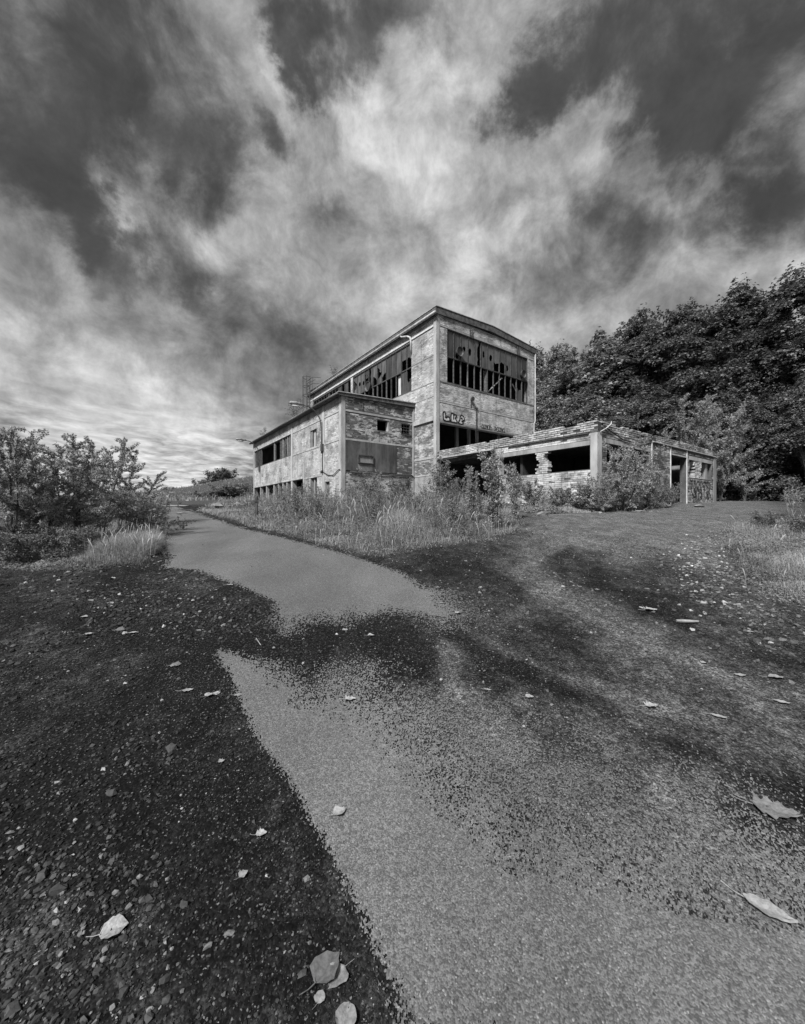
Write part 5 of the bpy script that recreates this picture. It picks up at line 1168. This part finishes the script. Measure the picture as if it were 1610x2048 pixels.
# white flowers at the right end of the bank
FL = wpoly([(975,1072),(1028,1062),(1030,1045),(985,1050)]); fx, fy = in_poly(70, FL, 320); mb = MB(); r_ = random.Random(8)
for i in range(70):
    z = float(zg(fx[i], fy[i])); h = r_.uniform(.15, .4); mb.tube([(fx[i], fy[i], z), (fx[i], fy[i], z + h)], .002, 3, .3, False); s = r_.uniform(.010, .02)
    mb.add([(fx[i] + s * math.cos(t), fy[i] + s * math.sin(t), z + h + .006 * (j % 2)) for j, t in enumerate(np.linspace(0, 5.6, 8))] + [(fx[i], fy[i], z + h + .012)], [(j, (j + 1) % 8, 8) for j in range(8)], 1.6)
meta(mb.build('white_flowers', M['straw']), 'small white flowers at the right end of the grass bank', None, None, 'stuff')

# ------------------------------------------------------------------ fallen leaves, sticks and rubble on the ground
def leafmesh(kind, seed):
    r = np.random.RandomState(seed); n = 9
    prof = {'heart': [0, .34, .44, .46, .42, .34, .24, .12, 0], 'long': [0, .14, .22, .26, .26, .23, .17, .09, 0], 'round': [0, .3, .42, .48, .48, .44, .34, .2, 0], 'lobed': [0, .42, .25, .46, .28, .36, .18, .16, 0]}[kind]
    v = []; f = []; curl = r.uniform(.15, .5); bow = r.uniform(-.3, .4)
    for i in range(n):
        t = i / (n - 1); wd_ = prof[i] * (1 + .06 * r.randn())
        for j, sx_ in enumerate((-1, -.7, -.35, 0, .35, .7, 1)):
            xx = sx_ * wd_ * (1 + .05 * r.randn()); v.append((t - .5 + .015 * r.randn(), xx, .06 + curl * abs(xx) ** 1.4 * (1.0 + .5 * r.randn() * .5) + bow * (t - .5) ** 2 + .02 * r.randn() + (.0 if j != 3 else -.025)))
    for i in range(n - 1):
        for j in range(6): f.append((i * 7 + j, i * 7 + j + 1, (i + 1) * 7 + j + 1, (i + 1) * 7 + j))
    return np.array(v), np.array(f)
def lm(name, lo, hi):
    g = G(name); n = g.noise(g.pos(), 70, 5, .6); c = g.mix(g.ramp(n, .3, .7), lo, hi); c = g.math('MULTIPLY', c, g.attr('tone')); g.bump(g.noise(g.pos(), 220, 3), .4, .002); return g.done(c, .75, .25)
M['leaf_fallen'] = lm('withered_leaf', .17, .31)
LEAVES = [ # px, py, width px, heading, shape, tone, label
 (228,1862,42,.5,'round',1.15,'large pale withered leaf with ragged edge on the dark pebbles at lower left'), (655,1940,62,.95,'heart',.42,'dark curled leaf with long stalk at the bottom next to the asphalt'), (673,1960,44,-2.2,'heart',.75,'pale rounded leaf lying half on the dark curled leaf'),
 (640,1998,22,1.2,'round',.95,'small pale leaf below the two overlapping leaves'), (692,2040,46,1.4,'round',.8,'pale leaf cut off by the bottom edge of the picture'), (680,1629,26,.6,'heart',1.1,'pale heart shaped leaf lying alone on the asphalt'),
 (523,1670,20,.3,'lobed',1.2,'small bright leaf on dark gravel left of the asphalt edge'), (487,1751,18,.9,'heart',.9,'pale triangular leaf on dark gravel at lower left'), (1538,1831,66,-.75,'long',1.0,'long pale pointed leaf lying on the asphalt at lower right'),
 (1552,1627,62,-.5,'lobed',.62,'large grey crumpled leaf on the gravelly asphalt at right'), (1303,1414,24,.1,'lobed',1.2,'bright crumpled leaf on the gravel right of centre'), (1437,1435,22,-.6,'long',1.0,'pale narrow leaf on the gravel near the bright crumpled leaf'),
 (1563,1407,22,-.7,'long',.95,'pale narrow leaf on the gravel at the right edge'), (700,1402,22,.1,'lobed',1.15,'bright leaf on the sharp tip end of the asphalt patch'), (350,1332,16,.2,'round',1.0,'pale leaf on the dark gravel left of the asphalt tip'),
 (375,1383,22,.25,'long',1.05,'pale long leaf on dark gravel beside the pair of leaves'), (419,1391,16,.9,'heart',1.1,'left leaf of the bright pair on dark gravel'), (433,1389,14,.5,'round',1.15,'right leaf of the bright pair on dark gravel'),
 (478,1392,18,.05,'long',.9,'pale leaf at the very edge of the near asphalt patch'), (240,1262,16,.1,'long',1.1,'left of two pale leaves on the dark track at left'), (267,1267,18,.15,'long',1.1,'right of two pale leaves on the dark track at left'),
 (178,1270,14,.5,'heart',1.0,'pale leaf left of the two leaves on the dark track'), (168,1235,12,.0,'round',.95,'pale leaf on gravel in front of the left hedge'), (742,1272,14,.1,'heart',1.1,'pale leaf between the two asphalt patches'), (690,1261,12,.3,'round',.95,'pale leaf just below the far asphalt patch'),
 (461,1171,14,.1,'long',1.1,'small pale leaf beside the curved edge of the far asphalt'), (884,1208,12,.0,'long',1.1,'small pale leaf on the right tip of the far asphalt'), (916,1229,12,.2,'round',1.1,'small bright leaf at the corner of the far asphalt'),
 (1060,1395,16,.1,'heart',1.1,'bright leaf on the gravel in the middle of the yard'), (975,1381,14,-.3,'long',1.0,'pale leaf left of the bright leaf in the middle of the yard'), (1480,1352,20,-.2,'long',1.0,'pale leaf among gravel at right under the plank'), (1552,1357,26,-.1,'long',.85,'pale folded leaf near the right edge above the others'),
 (1302,1222,22,.0,'lobed',1.1,'bright leaf with stalk beside the pale plank'), (1408,1327,10,.2,'round',1.1,'small bright leaf between plank and right edge'), (1500,1265,12,-.3,'round',1.0,'small pale leaf below the right grass patch'), (443,1525,12,.7,'heart',.9,'pale leaf on dark gravel left of the asphalt edge, upper one'),
 (225,1158,10,.2,'round',1.1,'small pale leaf at the foot of the left hedge'), (345,1158,9,.2,'round',1.1,'small pale leaf close to the hedge corner'), (1195,1180,10,.2,'round',1.0,'small pale leaf on the far gravel track')]
LMS = {}
for k, (px, py, wpx, rot, shp, tone, lb) in enumerate(LEAVES):
    x, y, z = at(px, py); s = wpx / F * math.sqrt(y * y + x * x * .3) * 1.05
    key = (shp, k % 3, tone)
    if key not in LMS:
        v, f = leafmesh(shp, 400 + k); LMS[key] = mesh_np('blade', v, f, np.full(len(f), tone), M['leaf_fallen'], True)
    t = empty('fallen_leaf', (x, y, z + .004), lb, 'leaf', 'fallen leaves on the ground'); t.rotation_euler = (0, 0, rot); t.scale = (s, s, s)
    on_road = float(road_mask(np.array([x]), np.array([y]))[0]) > 0
    if on_road: t.location.z += .007
    b = link('blade', LMS[key], t)
    if wpx >= 14:
        mb = MB(); mb.tube([(-.46, 0, .06), (-.7, .06, .04), (-.95, .16, .06)], [.018, .014, .012], 4, tone); mb.build('stalk', M['leaf_fallen'], t)
def litter(name, n, seed, poly, lo, hi, label, w_in):
    r = np.random.RandomState(seed); X_ = []; Y_ = []
    mn, mx = poly.min(0), poly.max(0); x = r.uniform(mn[0] - 1.2, mx[0] + 1.2, n * 40); y = r.uniform(max(mn[1] - 1.2, 1), mx[1] + 1.2, n * 40)
    s, _ = sdist(x, y, poly); k = (r.rand(len(x)) < np.exp(-np.abs(s) / w_in)) & (np.hypot(x, y) < 15) & (fbm(x * 1.5, y * 1.5, seed, 3) > .42); x, y = x[k][:n], y[k][:n]; m = len(x)
    a = r.rand(m) * 6.283; pos = np.stack([x, y, zg(x, y) + .012], 1); ax = np.stack([np.cos(a), np.sin(a), r.uniform(-.1, .3, m)], 1); nm = np.stack([r.randn(m) * .3, r.randn(m) * .3, np.ones(m)], 1)
    v, f, t = leaves_mesh(pos, ax, nm, r.uniform(lo, hi, m), .6, r, .12); t = np.repeat(r.uniform(.35, 1.1, m), 2)
    meta(link(name, mesh_np(name, v, f, t, M['leaf_fallen'])), label, None, None, 'stuff')
litter('leaf_litter', 900, 600, VERGE, .02, .055, 'small dead leaves along the foot of the left hedge', .35)
litter('leaf_litter', 1100, 601, BANK, .02, .06, 'small dead leaves and debris along the edge of the bank', .3)
litter('leaf_litter', 700, 602, RIGHT, .02, .06, 'small dead leaves around the right grass patch', .5)
def stick(p, q_, r0, label, name='stick', mat='bark_pale'):
    a, b = at(*p), at(*q_); o = np.array(a); n = 6; pts = [tuple((np.array(b) - o) * t + np.array([rnd.uniform(-.3, .3) * r0, rnd.uniform(-.3, .3) * r0, r0 * 1.3 + rnd.uniform(0, .4) * r0])) for t in np.linspace(0, 1, n)]
    mb = MB(); mb.tube(pts, [r0 * .8, r0, r0, r0 * .9, r0 * .8, r0 * .5], 6); ob = mb.build(name, M[mat]); ob.location = a; return meta(ob, label, 'stick')
stick((1352, 1246), (1398, 1248), .016, 'straight pale stick lying on the gravel right of centre')
stick((1278, 1216), (1300, 1222), .008, 'thin bent twig beside the bright leaf on the gravel')
stick((512, 1278), (522, 1292), .004, 'thin curved twig on dark gravel between the asphalt patches')
# rubble along the lane and by the annex
def chunk(name, px, py, sx, sy, sz, rot, mat, label, seed, cat='rubble', tone=1.0, group='rubble lumps beside the lane'):
    v, f = rock(seed); x, y, z = at(px, py); v = v / np.abs(v).max(0) * np.array([sx, sy, sz]) / 2
    o = link(name, mesh_np(name, v, f, np.full(len(f), tone), M[mat])); o.location = (x, y, z + sz * .25); o.rotation_euler = (0, 0, rot); return meta(o, label, cat, group)
for k, (px, py, s, lb) in enumerate([(440,1018,.9,'dark mossy rubble lump farthest left beside the lane'), (458,1016,.5,'small rubble lump right of the mossy lump'), (474,1012,.6,'pale rubble block in the middle of the row'), (484,1013,.5,'pale rounded rubble block'), (492,1008,.7,'grey rubble block near the wing end'), (506,1006,.8,'flat grey rubble slab touching the wing end')]):
    chunk('rubble_block', px, py, s * .7, s * .5, s * .36, k * .7, 'concd' if k in (0, 1, 4) else 'conc', lb, 500 + k)
for k, (px, py, s, lb) in enumerate([(352,1013,1.6,'flat pale kerb fragment across the lane edge'), (385,1021,1.4,'flat pale slab beside the lane'), (368,1028,1.0,'pale flat fragment at the lane edge')]):
    chunk('kerb_fragment', px, py, s * .7, s * .22, .09, .5 + k * .3, 'conc', lb, 520 + k, 'rubble', .6, 'kerb fragments by the lane')
x, y, z = at(1150, 1014); t = empty('roof_board', (x, y, z), 'dark broken board leaning like a small gable in the grass before the annex', 'board')
mb = MB(); mb.hexa([(-.55, 0, .0), (.25, -.1, .52), (.25, .35, .52), (-.55, .45, .0), (-.55, 0, .04), (.25, -.1, .56), (.25, .35, .56), (-.55, .45, .04)]); mb.build('panel', M['tar'], t)
mb = MB(); mb.hexa([(.26, -.1, .52), (.6, -.05, .22), (.6, .35, .22), (.26, .35, .52), (.26, -.1, .56), (.62, -.05, .26), (.62, .35, .26), (.26, .35, .56)]); mb.build('panel', M['tar'], t)
chunk('plaster_lump', 1130, 1008, .3, .25, .4, .4, 'white', 'white lump of plaster in the grass before the annex wall', 540, 'rubble', 1.0, None)
for k, (px, py, s, lb) in enumerate([(1085,1030,.5,'small grey stone slab at the edge of the grass strip'), (1200,1027,.3,'pale stone in the grass strip below the big bush'), (1280,1024,.35,'pale stone at the grass edge left of the annex door'), (1400,1014,.5,'pale sill fragment lying before the annex end'), (1545,1232,.09,'flat pale stone at the edge of the right grass patch')]):
    chunk('flat_stone', px, py, s, s * .5, s * .3, k, 'conc', lb, 550 + k, 'stone', .5, None)
x, y, z = at(513, 1034); t = empty('wooden_post', (x, y, z), 'dark wooden post with a crossbar before the far end of the wing', 'post')
mb = MB(); mb.box(lambda s, z_, o: (s, o, z_), -.03, .03, -.1, .6, -.03, .03); mb.build('post', M['bark'], t)
mb = MB(); mb.box(lambda s, z_, o: (s, o, z_), -.28, .06, .44, .49, -.05, -.031); mb.build('crossbar', M['bark'], t)
print('triangles', sum(sum(len(p.vertices) - 2 for p in m.polygons) for m in bpy.data.meshes if len(m.polygons) < 5000), [ (m.name, len(m.polygons)) for m in bpy.data.meshes if len(m.polygons) > 30000])
